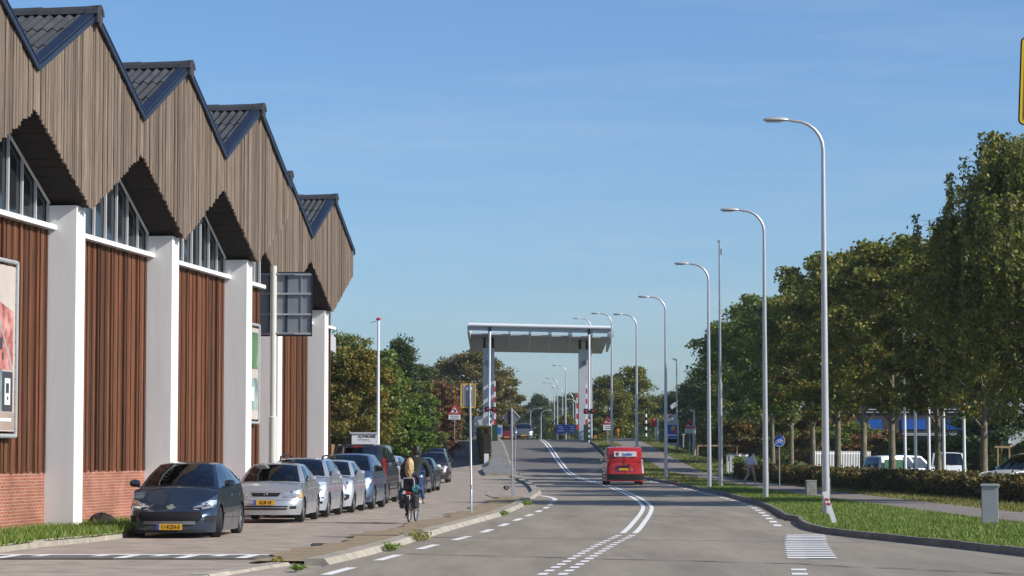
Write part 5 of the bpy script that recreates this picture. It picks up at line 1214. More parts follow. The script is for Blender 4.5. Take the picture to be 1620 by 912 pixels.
for x0, x1, Y, zlo, lab, n in ((1150, 1203, 160, -.2, 'white picket fence left of the round blue sign', 18), (1290, 1392, 146, -.15, 'white picket fence behind the tree trunks, left of the green-panelled van', 34)):
    railing('picket_fence', (xat(x0, Y), Y, zlo), (xat(x1, Y), Y + 4, zlo), 1.95 if Y < 150 else 1.85, n, lab, 'fence', None, 'white_paint', board=True, bw=.065)
# white flagpoles, five
for i, (px, Y, lab) in enumerate(((1432, 117, 'first white flagpole from the left, before the green-panelled van'), (1448.5, 113.5, 'second white flagpole, thicker, before the small white van cab'), (1470, 118, 'middle white flagpole of the five'), (1493.5, 113, 'fourth white flagpole, against the curved tree trunk'), (1525.5, 109, 'rightmost white flagpole of the five'))):
    x = xat(px, Y); r = tag(empty('flagpole', (x, Y, -.1)), lab, 'flagpole', 'white flagpoles in the car park'); m = MB(); m.tube([(0, 0, .6), (0, 0, 7.2)], [.072, .045], 12); m.build('pole', 'white_paint', r, smooth=True); m = MB(); m.box((0, .06, .7), (.2, .06, 1.4), bev=.01); m.box((0, -.05, .45), (.16, .05, .9), bev=.01); m.build('tilt_bracket', 'trim_black', r); m = MB(); m.lathe([(.03, 7.2), (.06, 7.24), (.04, 7.3), (.001, 7.32)], 10); m.build('finial', 'white_paint', r, smooth=True)
# tall flagpole on the left
Y = 118; x = xat(598, Y); z1 = zat(507, Y); r = tag(empty('flagpole', (x, Y, 0)), 'tall white flagpole with red top, left of the conifer', 'flagpole'); m = MB(); m.tube([(0, 0, -.1), (0, 0, z1)], [.085, .055], 12); m.build('pole', 'white_paint', r, smooth=True); m = MB(); m.lathe([(.05, z1), (.11, z1 + .02), (.12, z1 + .07), (.06, z1 + .12), (.001, z1 + .13)], 12); m.build('top_cap', 'sign_red', r, smooth=True); m = MB(); m.tube([(-.06, 0, z1 - .03), (-.36, 0, z1 - .12)], .016, 5); m.build('arm', 'galv', r)
# white name board
Y = 116; x0, x1 = xat(556.5, Y), xat(597, Y); z1 = zat(685.5, Y); r = tag(empty('name_board', ((x0 + x1) / 2, Y, 0)), 'white board with dark lettering behind the grey van', 'sign'); m = MB(); m.box((0, 0, z1 - .65), (x1 - x0, .06, 1.2)); pn = m.build('panel', 'sign_white', r); m = MB(); m.box((-.03, 0, z1 + .0), (x1 - x0 + .12, .14, .08)); m.build('top_bar', 'window_grey', r)
for s in (-1, 1): m = MB(); m.box((s * (x1 - x0) * .45, .06, (z1 - .1) / 2), (.06, .06, z1 - .1)); m.build('leg', 'galv', r)
textmesh('lettering', 'ALPHRAME', .165, 'black', pn, (.10, -.033, z1 - .17), (pi / 2, 0, 0), .002, bold=.004)
for k in range(7): m = MB(); m.box((-.28 + k * .075, -.032, z1 - .31), (.055, .004, .035)); m.build('small_print', 'banner_dark', pn)
for k, (mt) in enumerate(('sign_red', 'sign_yellow', 'sign_blue')): m = MB(); m.box((-.05 + k * .14, -.032, z1 - .39), (.12, .004, .012)); m.build('small_print', mt, pn)
# wooden fence boards and small timber shed behind the cars on the left
r = tag(empty('board_fence', (xat(524, 112), 112, 0)), 'old wooden board fence just right of the hall end, behind the van', 'fence')
for i in range(9): m = MB(); hh = 2.0 + random.uniform(-.05, .08); m.box((.08 + i * .15, random.uniform(-.01, .01), hh / 2), (.135, .025, hh)); m.build('board', 'wood_light', r)
m = MB(); m.box((.7, .04, 1.5), (1.4, .05, .09)); m.build('rail', 'wood_light', r)
Y = 150; x0, x1 = xat(632, Y), xat(653, Y); r = tag(empty('garden_shed', ((x0 + x1) / 2, Y, .2)), 'little pale gabled shed or nest box front above the parked cars', 'shed'); w = x1 - x0; hh = zat(704, Y) - .2
m = MB(); m.ext([(-w / 2, 0), (w / 2, 0), (w / 2, hh), (0, hh + .32), (-w / 2, hh)], .6); m.build('wall', 'sign_white', r); m = MB()
for s in (-1, 1): m.box((s * w * .28, 0, hh + .19), (w * .68, .8, .05), RY(s * .65))
m.build('roof', 'soffit_dark', r)
for k in range(6): m = MB(); m.box((-w * .3 + (k % 3) * w * .3, -.303, hh * (.86 - .25 * (k // 3))), (.10, .01, .07)); m.build('opening', 'black', r)
# office building with blue panels and grey hall behind the trees on the right
Y = 178; x0 = xat(1340, Y); r = tag(empty('office_building', (x0, Y, -.2)), 'dark building with bright blue panels glimpsed between the tree trunks', 'building'); m = MB(); m.box((8, 5, 3.4), (16, 10, 6.8)); m.build('wall', 'roof_sheet', r)
for i in range(5):
    m = MB(); m.box((1.6 + i * 3.1, -.03, 3.9), (1.7, .08, .7)); m.build('blue_panel', 'sign_blue', r); m = MB(); m.box((1.6 + i * 3.1, -.02, 2.5), (2.2, .06, 1.2)); w_ = m.build('window', 'dark_glass', r); m = MB(); m.box((1.6 + i * 3.1, -.06, 1.88), (2.3, .08, .07)); m.build('sill', 'window_grey', w_)
    m = MB(); m.box((1.6 + i * 3.1, -.03, 5.6), (2.0, .08, .7)); m.build('blue_panel', 'sign_blue', r)
for z in (3.15, 3.25, 4.75, 4.95): m = MB(); m.box((8, -.06, z), (16, .10, .06)); m.build('ledge', 'window_grey', r)
Y = 146; x0 = xat(1598, Y); r = tag(empty('grey_hall', (x0, Y, -.2)), 'plain grey-white hall wall at the right edge behind the trees', 'building'); m = MB(); m.box((7, 6, 3.0), (14, 12, 6.0)); m.build('wall', 'bridge_grey', r); m = MB(); m.box((7, 6, 6.05), (14.3, 12.3, .2)); m.build('roof_edge', 'window_grey', r); m = MB(); m.box((-.06, -.06, 3), (.12, .12, 6)); m.build('corner_post', 'white_paint', r)
Y = 121; r = tag(empty('wooden_goal', at(1579, 745, Y)), 'pale wooden frame standing beside the grey hall wall', 'frame')
for f_ in (0, .55): m = MB(); m.box((f_, 0, .55), (.07, .07, 1.1)); m.build('post', 'wood_light', r)
m = MB(); m.box((.25, 0, 1.13), (.8, .09, .09)); m.build('beam', 'wood_light', r)
# dark mound by the wall on the grass, info panel on the bridge pavement
p = gp(158, 832, .1); r = tag(empty('dark_mound', (p.x, p.y + .2, .08)), 'dark rounded boulder in the grass against the brick plinth', 'mound'); m = MB()
m.grid(lambda u, v: (.34 * cos(u) * cos(v) * (1 + .10 * sin(3 * u + 2 * v)), .30 * sin(u) * cos(v), .27 * max(0, sin(v)) * (1 + .12 * sin(4 * u))), lin(0, 2 * pi, 17), lin(0, pi / 2, 7)); m.build('mound_body', 'soffit_dark', r, smooth=True)
Y = 206; p = at(788.5, 697, Y); r = tag(empty('info_panel', p), 'small blue information panel on the bridge pavement', 'sign'); m = MB(); m.box((0, 0, .75), (.62, .06, 1.0), bev=.02); m.build('panel', 'cabinet_grey', r); m = MB(); m.box((.04, -.035, .78), (.42, .01, .55)); m.build('print', 'sign_blue', r); m = MB(); m.box((0, 0, .12), (.3, .12, .26)); m.build('foot', 'concrete', r)
# ------------------------------------------------------------------ trees
def leaf_mesh(name, C, A, size, mat, rng, elong=1.6, droop=0.0):
    """C: (n,3) leaf centres; one small folded quad per leaf, shared by every copy of the tree"""
    n = len(C); s = size * (.6 + .8 * rng.random(n))[:, None]
    d = rng.normal(size=(n, 3)); d[:, 2] = d[:, 2] * .7 - droop; d /= np.linalg.norm(d, axis=1)[:, None]
    e = rng.normal(size=(n, 3)); e -= d * (e * d).sum(1)[:, None]; e /= np.linalg.norm(e, axis=1)[:, None]
    a = C - d * s * elong / 2; b = C + e * s / 2; c = C + d * s * elong / 2; f = C - e * s / 2
    V = np.stack([a, b, c, f], 1).reshape(-1, 3)
    me = bpy.data.meshes.new(name); me.vertices.add(4 * n); me.vertices.foreach_set('co', V.ravel()); me.loops.add(4 * n); me.loops.foreach_set('vertex_index', np.arange(4 * n, dtype=np.int32))
    me.polygons.add(n); me.polygons.foreach_set('loop_start', np.arange(0, 4 * n, 4, dtype=np.int32)); me.polygons.foreach_set('loop_total', np.full(n, 4, dtype=np.int32))
    me.materials.append(MATS[mat]); me.update(calc_edges=True); return me
def tree_meshes(kind, H, R, zb, seed, leaves=24000, lsize=.11, nl=16, clump=.20, shape='round', trunk_r=.17, lean=0.0):
    """trunk with limbs and twigs, leaf clumps at the twig ends; returns (wood MB, leaf centres)"""
    rng = np.random.default_rng(seed); rnd = random.Random(seed)
    wood = MB(); tips = []
    top = H * .86; segs = 9; tp = []; ph = rnd.uniform(0, 6)
    for i in range(segs + 1):
        u = i / segs; tp.append(Vector((lean * u + .12 * sin(u * 4 + ph) * u, .10 * cos(u * 5 + ph) * u, top * u - .15)))
    wood.tube(tp, [trunk_r * (1.25 if i == 0 else 1) * (1 - .85 * (i / segs) ** 1.2) for i in range(segs + 1)], 9)
    def prof(h):      # crown radius at relative height
        if shape == 'round': return max(.05, sin(pi * min(1, max(0, .10 + .86 * h))) ** .6)
        if shape == 'cone': return max(.05, (1 - h) ** .75 * (.35 + .65 * min(1, h * 6)))
        if shape == 'column': return max(.05, min(1, 1.35 * (1 - h)) ** .6 * min(1, .5 + 3 * h))
        if shape == 'weep': return max(.08, sin(pi * min(1, max(0, .22 + .72 * h))) ** .55)
    for k in range(nl):
        h = (k + .5) / nl; h = h ** .9; z = zb + (H - zb) * h * .93; u = min(.99, z / top); base = tp[int(u * segs)].lerp(tp[min(segs, int(u * segs) + 1)], u * segs % 1)
        for q in range(2 if shape != 'weep' else 2):
            az = 2.4 * (2 * k + q) + rnd.uniform(-.35, .35); rr = R * prof(h) * rnd.uniform(.72, 1.08); rise = rnd.uniform(.15, .45) * rr
            end = Vector((base.x + rr * cos(az), base.y + rr * sin(az), min(H * .98, z + rise)))
            st = base - Vector((0, 0, min(z * .25, rr * .35))); mid = st.lerp(end, .5) + Vector((0, 0, .12 * rr))
            r0 = max(.014, trunk_r * .38 * (1 - h * .7)); wood.tube([st, mid, end], [r0, r0 * .65, r0 * .25], 5, caps=False)
            for s in range(4):
                w = rnd.uniform(.35, 1.0); p = st.lerp(mid, w * 2) if w < .5 else mid.lerp(end, w * 2 - 1)
                t = p + Vector((rnd.gauss(0, .30), rnd.gauss(0, .30), rnd.uniform(-.1, .42))) * (R * .30); wood.tube([p, t], [r0 * .3, .006], 4, caps=False); tips.append((t, 1.0))
            tips.append((end, 1.2))
    for s in range(6): tips.append((Vector((rng.normal() * R * .16 + lean, rng.normal() * R * .16, H * .97 - abs(rng.normal()) * .5)), .8))
    C = []; per = leaves // len(tips)
    for t, w in tips:
        sc = R * clump * w * (0.7 + .6 * rng.random()); n = max(3, int(per * w * (.5 + rng.random())))
        if shape == 'weep':
            for k in range(6):
                o = rng.normal(size=2) * R * .09; L = rng.uniform(.6, 2.4); m = n // 6; u = rng.random(m); pts = np.stack([t.x + o[0] + rng.normal(size=m) * .07, t.y + o[1] + rng.normal(size=m) * .07, t.z + .1 - u * L], 1); C.append(pts)
                wood.tube([t, t + Vector((o[0], o[1], -.1)), t + Vector((o[0], o[1], .1 - L))], [.008, .006, .003], 3, caps=False)
        else:
            dv = rng.normal(size=(n, 3)); dv /= np.linalg.norm(dv, axis=1)[:, None]; C.append(np.array(t)[None] + dv * (rng.random(n) ** .45)[:, None] * sc * np.array([1, 1, .6]))
    return wood, np.concatenate(C)
TREE_CACHE = {}
def tree(name, label, cat, group, loc, kind, H, R, zb, seed, leaf, bark='bark', rz=None, scale=None, base=None, **k):
    key = (kind, seed)
    if key not in TREE_CACHE:
        w, C = tree_meshes(kind, H, R, zb, seed, **{a: b for a, b in k.items() if a != 'lsize'}); TREE_CACHE[key] = (w.mesh('trunk', bark, True, None), leaf_mesh('crown', C, None, k.get('lsize', .11), leaf, np.random.default_rng(seed + 5), droop=.8 if k.get('shape') == 'weep' else .15))
    wm, lm = TREE_CACHE[key]; r = tag(empty(name, loc, rz if rz is not None else random.uniform(0, 6.28)), label, cat, group)
    if scale: r.scale = scale
    t = link('trunk', wm, r); c = link('crown', lm, r)
    c.material_slots[0].link = 'OBJECT'; c.material_slots[0].material = MATS[leaf]
    return r
ROW = 'trees along the car park hedge'
rowtrees = [(1556, 96, 0, .86, 'leaf_maple', 'tree with thick straight trunk, right of the last flagpole'), (1484, 106, 1, .89, 'leaf_maple', 'tree with bent trunk between the flagpoles'), (1412, 118.5, 2, .95, 'leaf_maple', 'tree with mottled trunk left of the first flagpole'),
            (1366, 129, 0, 1.0, 'leaf_maple', 'tree with pale straight trunk before the white picket fence'), (1325, 139, 1, 1.02, 'leaf_maple', 'tree just right of the nearest lamp pole, behind the hedge'), (1286, 150, 2, .93, 'leaf_maple', 'tree with trunk just left of the nearest lamp pole'),
            (1252, 161, 0, .92, 'leaf_green', 'tree with trunk right of the round blue sign'), (1222, 173, 1, 1.0, 'leaf_green', 'tree with trunk left of the round blue sign'), (1198, 186, 2, 1.0, 'leaf_green', 'tree with trunk behind the walking woman'), (1166, 202, 0, .98, 'leaf_green', 'farthest tree of the row, above the wooden rail')]
for px, Y, v, s, lf, lab in rowtrees:
    x = xat(px, Y); tree('street_tree', lab, 'tree', ROW, (x, Y, zt(x, Y) - .15), 'maple', 12.4, 3.7, 3.8, 100 + v, lf, scale=(s * random.uniform(.95, 1.08), s * random.uniform(.95, 1.08), s), leaves=21000, lsize=.14, nl=18, trunk_r=.19, clump=.175)
tree('weeping_birch', 'tall weeping birch with hanging twigs at the right picture edge', 'tree', None, (17.4, 80.5, -.1), 'birch', 12.1, 4.2, 4.6, 21, 'leaf_birch', 'bark', rz=.4, leaves=95000, lsize=.085, nl=22, shape='weep', trunk_r=.17)
tree('weeping_birch', 'second weeping birch whose crown stands behind the first one', 'tree', None, (20.6, 101, -.2), 'birch', 12.1, 4.2, 4.6, 21, 'leaf_birch', 'bark', rz=2.6, scale=(1, 1, .95), leaves=95000, lsize=.085, nl=22, shape='weep', trunk_r=.17)
# shrubs and small trees behind the car park
BK = 'shrubs behind the car park'
for i, (px, Y, H, R, lf, lab) in enumerate(((1300, 168, 4.6, 2.6, 'leaf_autumn', 'reddish shrub behind the picket fence by the nearest lamp'), (1345, 164, 3.6, 2.6, 'leaf_green', 'green shrub behind the middle of the picket fence'), (1395, 160, 3.0, 2.5, 'leaf_brown', 'red-brown shrub above the green-panelled van'), (1445, 158, 2.6, 2.4, 'leaf_green', 'green shrub above the small white van'),
                                          (1500, 155, 2.6, 2.4, 'leaf_autumn', 'rust-coloured shrub above the white van'), (1545, 150, 4.0, 2.6, 'leaf_green', 'green shrub left of the wooden frame'), (1585, 142, 4.2, 2.6, 'leaf_dark', 'dark shrub beside the grey hall'), (1160, 190, 4.2, 2.4, 'leaf_yellow', 'yellow-green shrub beyond the wooden rail'), (1210, 180, 4.0, 2.5, 'leaf_autumn', 'olive shrub behind the walking woman'), (1250, 176, 4.4, 2.6, 'leaf_green', 'green shrub behind the round blue sign'))):
    x = xat(px, Y); tree('shrub', lab, 'shrub', BK, (x, Y, -.1), 'shrub', 4.2, 2.5, .4, 300 + i % 3, lf, scale=(R / 2.5, R / 2.5, H / 4.2), leaves=9000, lsize=.13, nl=9, trunk_r=.07)
# left-hand trees
LT = 'trees and bushes on the left behind the cars'
def ltree(px, Y, ytop, R, lf, seed, lab, name='broadleaf_tree', zb=.8, shape='round', leaves=22000, ls=.12, nl=14, tr=.12, bark='bark', z0=None, squash=1.0):
    x = xat(px, Y); z0 = BASE(Y) if z0 is None else z0; H = zat(ytop, Y) - z0; return tree(name, lab, 'tree' if H > 3.4 else 'shrub', LT, (x, Y, z0 - .05), name, H, R, zb, seed, lf, bark, leaves=leaves, lsize=ls, nl=nl + 4, shape=shape, trunk_r=tr, clump=.25 if shape == 'round' else .30)
ltree(556, 124, 546, 1.9, 'leaf_yellow', 401, 'yellow-green bushy tree right of the last white pier', zb=.6, leaves=26000, ls=.10)
ltree(545, 136, 522, 1.5, 'leaf_birch', 402, 'thin feathery tree top above the yellow-green tree', zb=3.5, leaves=5000, tr=.06)
ltree(590, 132, 552, 1.7, 'leaf_green', 403, 'dark green tree behind the tall flagpole', zb=.5)
ltree(574, 142, 560, 1.6, 'leaf_dark', 404, 'dark tree filling the gap behind the flagpole', zb=.4)
ltree(637, 152, 525, 1.6, 'leaf_dark', 405, 'tall dark narrow conifer with rounded top', 'conifer', zb=.4, shape='column', leaves=30000, ls=.085, nl=22)
ltree(618, 146, 578, 1.6, 'leaf_green', 406, 'green tree at the foot of the tall conifer, left side', zb=.4)
ltree(648, 143, 640, 1.25, 'leaf_bright', 407, 'fresh bright green bush over the parked cars', 'bush', zb=.25, leaves=16000, ls=.10, nl=10, tr=.06)
ltree(662, 160, 598, 1.5, 'leaf_green', 408, 'green tree right of the conifer', zb=.5)
ltree(690, 190, 600, 2.0, 'leaf_brown', 409, 'rust-brown small tree above the green mesh fence', zb=.8)
ltree(675, 205, 575, 2.4, 'leaf_fargreen', 410, 'olive tree behind the rust-brown one', zb=.8)
ltree(716, 206, 622, 1.3, 'leaf_dark', 411, 'narrow dark conifer left of the yellow-framed sign', 'conifer', zb=.3, shape='column', leaves=14000, ls=.10, nl=14)
ltree(733, 214, 640, 1.2, 'leaf_dark', 412, 'low dark conifer behind the yellow-framed sign', 'conifer', zb=.3, shape='column', leaves=12000, ls=.10, nl=12)
ltree(748, 246, 553, 3.7, 'leaf_far', 413, 'big round golden-brown tree behind the left bridge pillar', zb=1.0, leaves=30000, ls=.15, nl=16, tr=.25)
ltree(790, 262, 585, 2.6, 'leaf_far', 414, 'golden-brown tree just right of the left bridge pillar', zb=.8, leaves=22000, ls=.15, tr=.2)
ltree(702, 250, 572, 3.0, 'leaf_far', 415, 'golden-brown tree left of the big round one', zb=.8, leaves=22000, ls=.15, tr=.2)
# beyond the bridge and on the right bank
FT = 'distant trees beyond the bridge'
def ftree(px, Y, ytop, R, lf, seed, lab, leaves=20000, ls=.17, z0=.2): 
    x = xat(px, Y); H = zat(ytop, Y) - z0; tree('distant_tree', lab, 'tree', FT, (x, Y, z0), 'far', H, R, .8, seed, lf, leaves=leaves, lsize=ls, nl=22, trunk_r=.22, clump=.28)
ftree(852, 420, 622, 2.4, 'leaf_fargreen', 501, 'dark tree through the portal, left of the lamps', 14000, .2); ftree(868, 440, 640, 3.0, 'leaf_fargreen', 502, 'green tree through the portal behind the lamp poles', 14000, .2); ftree(900, 460, 622, 3.6, 'leaf_fargreen', 503, 'tree through the portal left of the right pillar', 14000, .2)
ftree(893, 330, 655, 1.7, 'leaf_yellow', 504, 'orange-yellow tree above the blue signs', 12000, .16); ftree(880, 390, 660, 2.4, 'leaf_green', 510, 'low green tree behind the left blue sign', 12000, .18); ftree(826, 470, 640, 2.8, 'leaf_far', 511, 'brownish far tree above the oncoming cars', 10000, .2)
ftree(962, 262, 592, 2.4, 'leaf_maple', 505, 'broad olive tree right of the bridge, left half', 20000, .14); ftree(1002, 266, 577, 2.5, 'leaf_maple', 506, 'tallest olive tree right of the bridge, behind the fifth lamp', 22000, .14); ftree(1040, 330, 625, 3.0, 'leaf_fargreen', 507, 'dark green far tree behind the totem', 14000, .17); ftree(1072, 320, 618, 3.2, 'leaf_fargreen', 508, 'dark green far tree behind the thin camera mast', 14000, .17); ftree(1105, 250, 600, 3.0, 'leaf_dark', 509, 'dark tree between the thin mast and the tree row', 18000, .14); ftree(1135, 225, 560, 2.8, 'leaf_dark', 512, 'dark tree just behind the tall two-stage mast', 20000, .12)
# a far wood closing the horizon
wood_ = []; rg = np.random.default_rng(3)
for px in np.arange(-500, 2300, 16):
    Y = 520 + 60 * sin(px * .01); x = xat(px, Y); n = 420; h = 7.5 + 2.5 * sin(px * .07) + rg.normal() * .8
    c = np.stack([x + rg.normal(size=n) * 2.2, Y + rg.normal(size=n) * 3, np.abs(rg.random(n)) ** .8 * h], 1); wood_.append(c)
fw = link('far_wood', leaf_mesh('far_wood', np.concatenate(wood_), None, .75, 'leaf_fargreen', rg)); tag(fw, 'hazy line of far woodland along the horizon', 'trees', kind='stuff')

# ------------------------------------------------------------------ hedges
def hedge(name, label, line, h, w, leaf, dens, ls, seed, z_of, cat='hedge', core='soffit_dark', ztopf=None, flat=False):
    """leafy hedge: twiggy dark core and leaves over its surface. line: [(x,y)...]"""
    rng = np.random.default_rng(seed); r = tag(empty(name, (line[0][0], line[0][1], 0)), label, cat); o = Vector((line[0][0], line[0][1], 0)); core_m = MB(); Cs = []
    for (a, b) in zip(line[:-1], line[1:]):
        A, B = Vector((*a, 0)), Vector((*b, 0)); L = (B - A).length; t = (B - A).normalized(); nn = Vector((-t.y, t.x, 0)); n = int(dens * L * (h + w))
        u = rng.random(n); q = rng.random(n); side = rng.choice([-1, 1], n)
        hh = np.array([ztopf(float((A.lerp(B, float(k))).x), float((A.lerp(B, float(k))).y)) if ztopf else h for k in u]) if ztopf else np.full(n, h)
        bump = 1 + (0 if flat else .13) * np.sin(u * L * 2.1 + seed) + (0 if flat else .07) * np.sin(u * L * 5.3)
        topf = q < (w / (w + 2 * h) * 1.4)
        off = np.where(topf, (rng.random(n) * 2 - 1) * w / 2, side * w / 2) + rng.normal(size=n) * (.03 if flat else .09)
        z = np.where(topf, hh * bump, rng.random(n) ** .8 * hh * bump) + rng.normal(size=n) * (.02 if flat else .07)
        P = np.array(A)[None] + np.outer(u * L, np.array(t)) + np.outer(off, np.array(nn)); zg = np.array([z_of(p[0], p[1]) for p in P]) if n < 30000 else np.array([z_of(A.x, A.y)] * n)
        P[:, 2] = zg + np.maximum(z, .02); Cs.append(P - np.array(o)[None])
        za, zb_ = z_of(A.x, A.y), z_of(B.x, B.y); ha = (ztopf(A.x, A.y) if ztopf else h) * .84; hb = (ztopf(B.x, B.y) if ztopf else h) * .84; k = w * .36
        vs = [A + nn * k, A - nn * k, B - nn * k, B + nn * k]; zz = [za, za, zb_, zb_]; zh = [za + ha, za + ha, zb_ + hb, zb_ + hb]
        core_m.add([(v.x - o.x, v.y - o.y, z_) for v, z_ in zip(vs, zz)] + [(v.x - o.x, v.y - o.y, z_) for v, z_ in zip(vs, zh)], [(0, 1, 2, 3), (4, 7, 6, 5), (0, 4, 5, 1), (1, 5, 6, 2), (2, 6, 7, 3), (3, 7, 4, 0)])
    core_m.build('branches', core, r); link('foliage', leaf_mesh('foliage', np.concatenate(Cs), None, ls, leaf, rng), r); return r
hl = [(21.5, 58), (19.2, 70), (17.6, 80), (16.8, 90), (16.2, 100), (15.3, 112), (14.5, 122), (13.7, 132), (13.4, 143)]
hedge('long_hedge', 'long low brownish-green hedge along the cycle path', hl, .70, 1.5, 'leaf_hedge', 460, .085, 31, lambda x, y: zt(x, y) + .05)
hedge('box_hedge', 'dark clipped block hedge beside the grass bank on the left', [(xat(672, 186), 186), (xat(708, 186), 186)], zat(690, 186) - .4, 1.4, 'leaf_dark', 900, .07, 32, lambda x, y: .35, flat=True)
hedge('ivy_wall', 'tall narrow clipped ivy growing over the retaining wall by the ramp', [(RL(y) - 1.78, y) for y in (177.5, 184, 191, 198, 204)], 2.7, .55, 'leaf_hedge', 650, .08, 33, lambda x, y: LRAMP(y), ztopf=lambda x, y: max(1.2, zat(676, 178) + (y - 178) * .012 - LRAMP(y)), flat=True)
hedge('low_hedge', 'wild low shrubbery left of the walking woman', [(13.6, 140), (14.6, 158)], .9, 1.3, 'leaf_green', 380, .09, 34, lambda x, y: zt(x, y))

# ------------------------------------------------------------------ grass and weeds
def blades(name, label, fn, n, hmin, hmax, w, mat, rng):
    P = []
    while len(P) < n:
        p = fn(rng)
        if p is not None: P.append(p)
    P = np.array(P); n = len(P); az = rng.random(n) * 2 * pi; h = hmin + (hmax - hmin) * rng.random(n) ** 1.5; lean = rng.normal(size=(n, 2)) * .45
    d = np.stack([np.cos(az), np.sin(az), np.zeros(n)], 1) * (w / 2); a = P - d; b = P + d; c = P + np.stack([lean[:, 0] * h, lean[:, 1] * h, h], 1)
    V = np.stack([a, b, c], 1).reshape(-1, 3); me = bpy.data.meshes.new(name); me.vertices.add(3 * n); me.vertices.foreach_set('co', V.ravel()); me.loops.add(3 * n); me.loops.foreach_set('vertex_index', np.arange(3 * n, dtype=np.int32)); me.polygons.add(n); me.polygons.foreach_set('loop_start', np.arange(0, 3 * n, 3, dtype=np.int32)); me.polygons.foreach_set('loop_total', np.full(n, 3, dtype=np.int32)); me.materials.append(MATS[mat]); me.update(calc_edges=True)
    return tag(link(name, me), label, 'grass', kind='stuff')
def verge_pt(r):
    Y = 40 + 90 * r.random() ** 1.7; x0, x1 = VL(Y), PATHC(Y) - 1.1
    if x1 - x0 < .2: return None
    x = x0 + (x1 - x0) * r.random(); return (x, Y, zt(x, Y) + .09)
blades('verge_grass', 'mown green grass on the right-hand verge', verge_pt, 70000, .03, .10, .022, 'grass_blade', np.random.default_rng(5))
def bank_pt(r):
    Y = 45 + 110 * r.random() ** 1.5; x = PATHC(Y) + 1.1 + 2.6 * r.random(); return (x, Y, zt(x, Y) + .06)
blades('bank_grass', 'rough grass strip between cycle path and hedge', bank_pt, 18000, .05, .16, .03, 'grass_dry', np.random.default_rng(6))
def ramp_pt(r):
    Y = 130 + 80 * r.random(); x0, x1 = RR(Y) + .4, PATHC(Y) - 1.1
    if r.random() < .5: x0, x1 = PATHC(Y) + 1.1, PATHC(Y) + 8
    if x1 < x0: return None
    x = x0 + (x1 - x0) * r.random(); return (x, Y, zt(x, Y) + .07)
blades('ramp_grass', 'grass on the slopes beside the bridge ramp', ramp_pt, 22000, .06, .18, .05, 'grass_dry', np.random.default_rng(8))
blades('bank_blades', 'short grass on the bank left of the cycle ramp', lambda r: (lambda Y: (RAMPL(Y) - 2.0 * r.random(), Y, LRAMP(Y) + .02))(176 + 38 * r.random()), 9000, .05, .14, .05, 'grass_dry', np.random.default_rng(9))
# grass patch and kerb in front of the hall
gl_ = [gp(p[0], p[1], .06) for p in ((-140, 893), (0, 868), (60, 860), (150, 852), (190, 847), (218, 842))]
wl_ = [hall.matrix_basis @ Vector((XW - .05, y, 0)) for y in (-14, -8, -6, -3, 0, 5.5)]
gpz = MB()
for i in range(5): gpz.add([(gl_[i].x, gl_[i].y, .10), (gl_[i + 1].x, gl_[i + 1].y, .10), (wl_[i + 1].x, wl_[i + 1].y, .09), (wl_[i].x, wl_[i].y, .09)], [(0, 1, 2, 3)])
tag(gpz.build('lawn_strip', 'grass_ground'), kind='structure')
def lawn_pt(r):
    i = int(r.random() * 5); u, v = r.random(), r.random(); a = gl_[i].lerp(gl_[i + 1], u); b = wl_[i].lerp(wl_[i + 1], u); p = a.lerp(b, v); return (p.x, p.y, .10)
blades('lawn_grass', 'ragged green grass at the foot of the brick plinth', lawn_pt, 16000, .05, .20, .028, 'grass_blade', np.random.default_rng(10))
kerb('lawn_kerb', [(p.x, p.y) for p in gl_], 'concrete', .14, .12, lambda x, y: 0, 90, slope=.03)
bpy.data.objects['lawn_kerb'].location = (0, 0, 0)
# weed tufts along the kerb
WL = ['biggest weed tuft on the kerb, below the kerbside sign post', 'weed tuft left of the biggest one on the kerb', '', 'small weed at the kerb midway to the brick island', 'weed tuft at the kerb near the brick island', 'bushy weed at the corner of the brick island', 'weed at the broken kerb end', 'long weed at the very bottom kerb corner', 'weed beside the lowest kerb dash', 'tiny weed beside the fourth kerb dash', 'weed just before the brick island corner', 'tiniest weed near the broken kerb end']
for i, (px, py, s) in enumerate(((667, 856, 1.3), (625, 872, .8), (700, 848, .7), (760, 829, .7), (800, 816, .8), (836, 800, 1.2), (445, 891, .45), (478, 904, .5), (494, 905, .4), (740, 838, .5), (820, 807, .8), (550, 888, .4))):
    if i in (2, 3, 8, 9, 10, 11): continue
    p = gp(px, py); rg = np.random.default_rng(70 + i); n = int(160 * s) + 60
    c = np.stack([rg.normal(size=n) * .08 * s, rg.normal(size=n) * .17 * s, np.abs(rg.normal(size=n)) * .055 * s + .015], 1)
    wr_ = tag(empty('weed_tuft', (p.x - .06, p.y, .015)), WL[i], 'weed', 'weeds along the kerb'); o = link('leaves', leaf_mesh('weed_tuft', c, None, .028, 'grass_blade' if i % 3 else 'grass_dry', rg, 3.2), wr_); tag(o, kind='stuff')
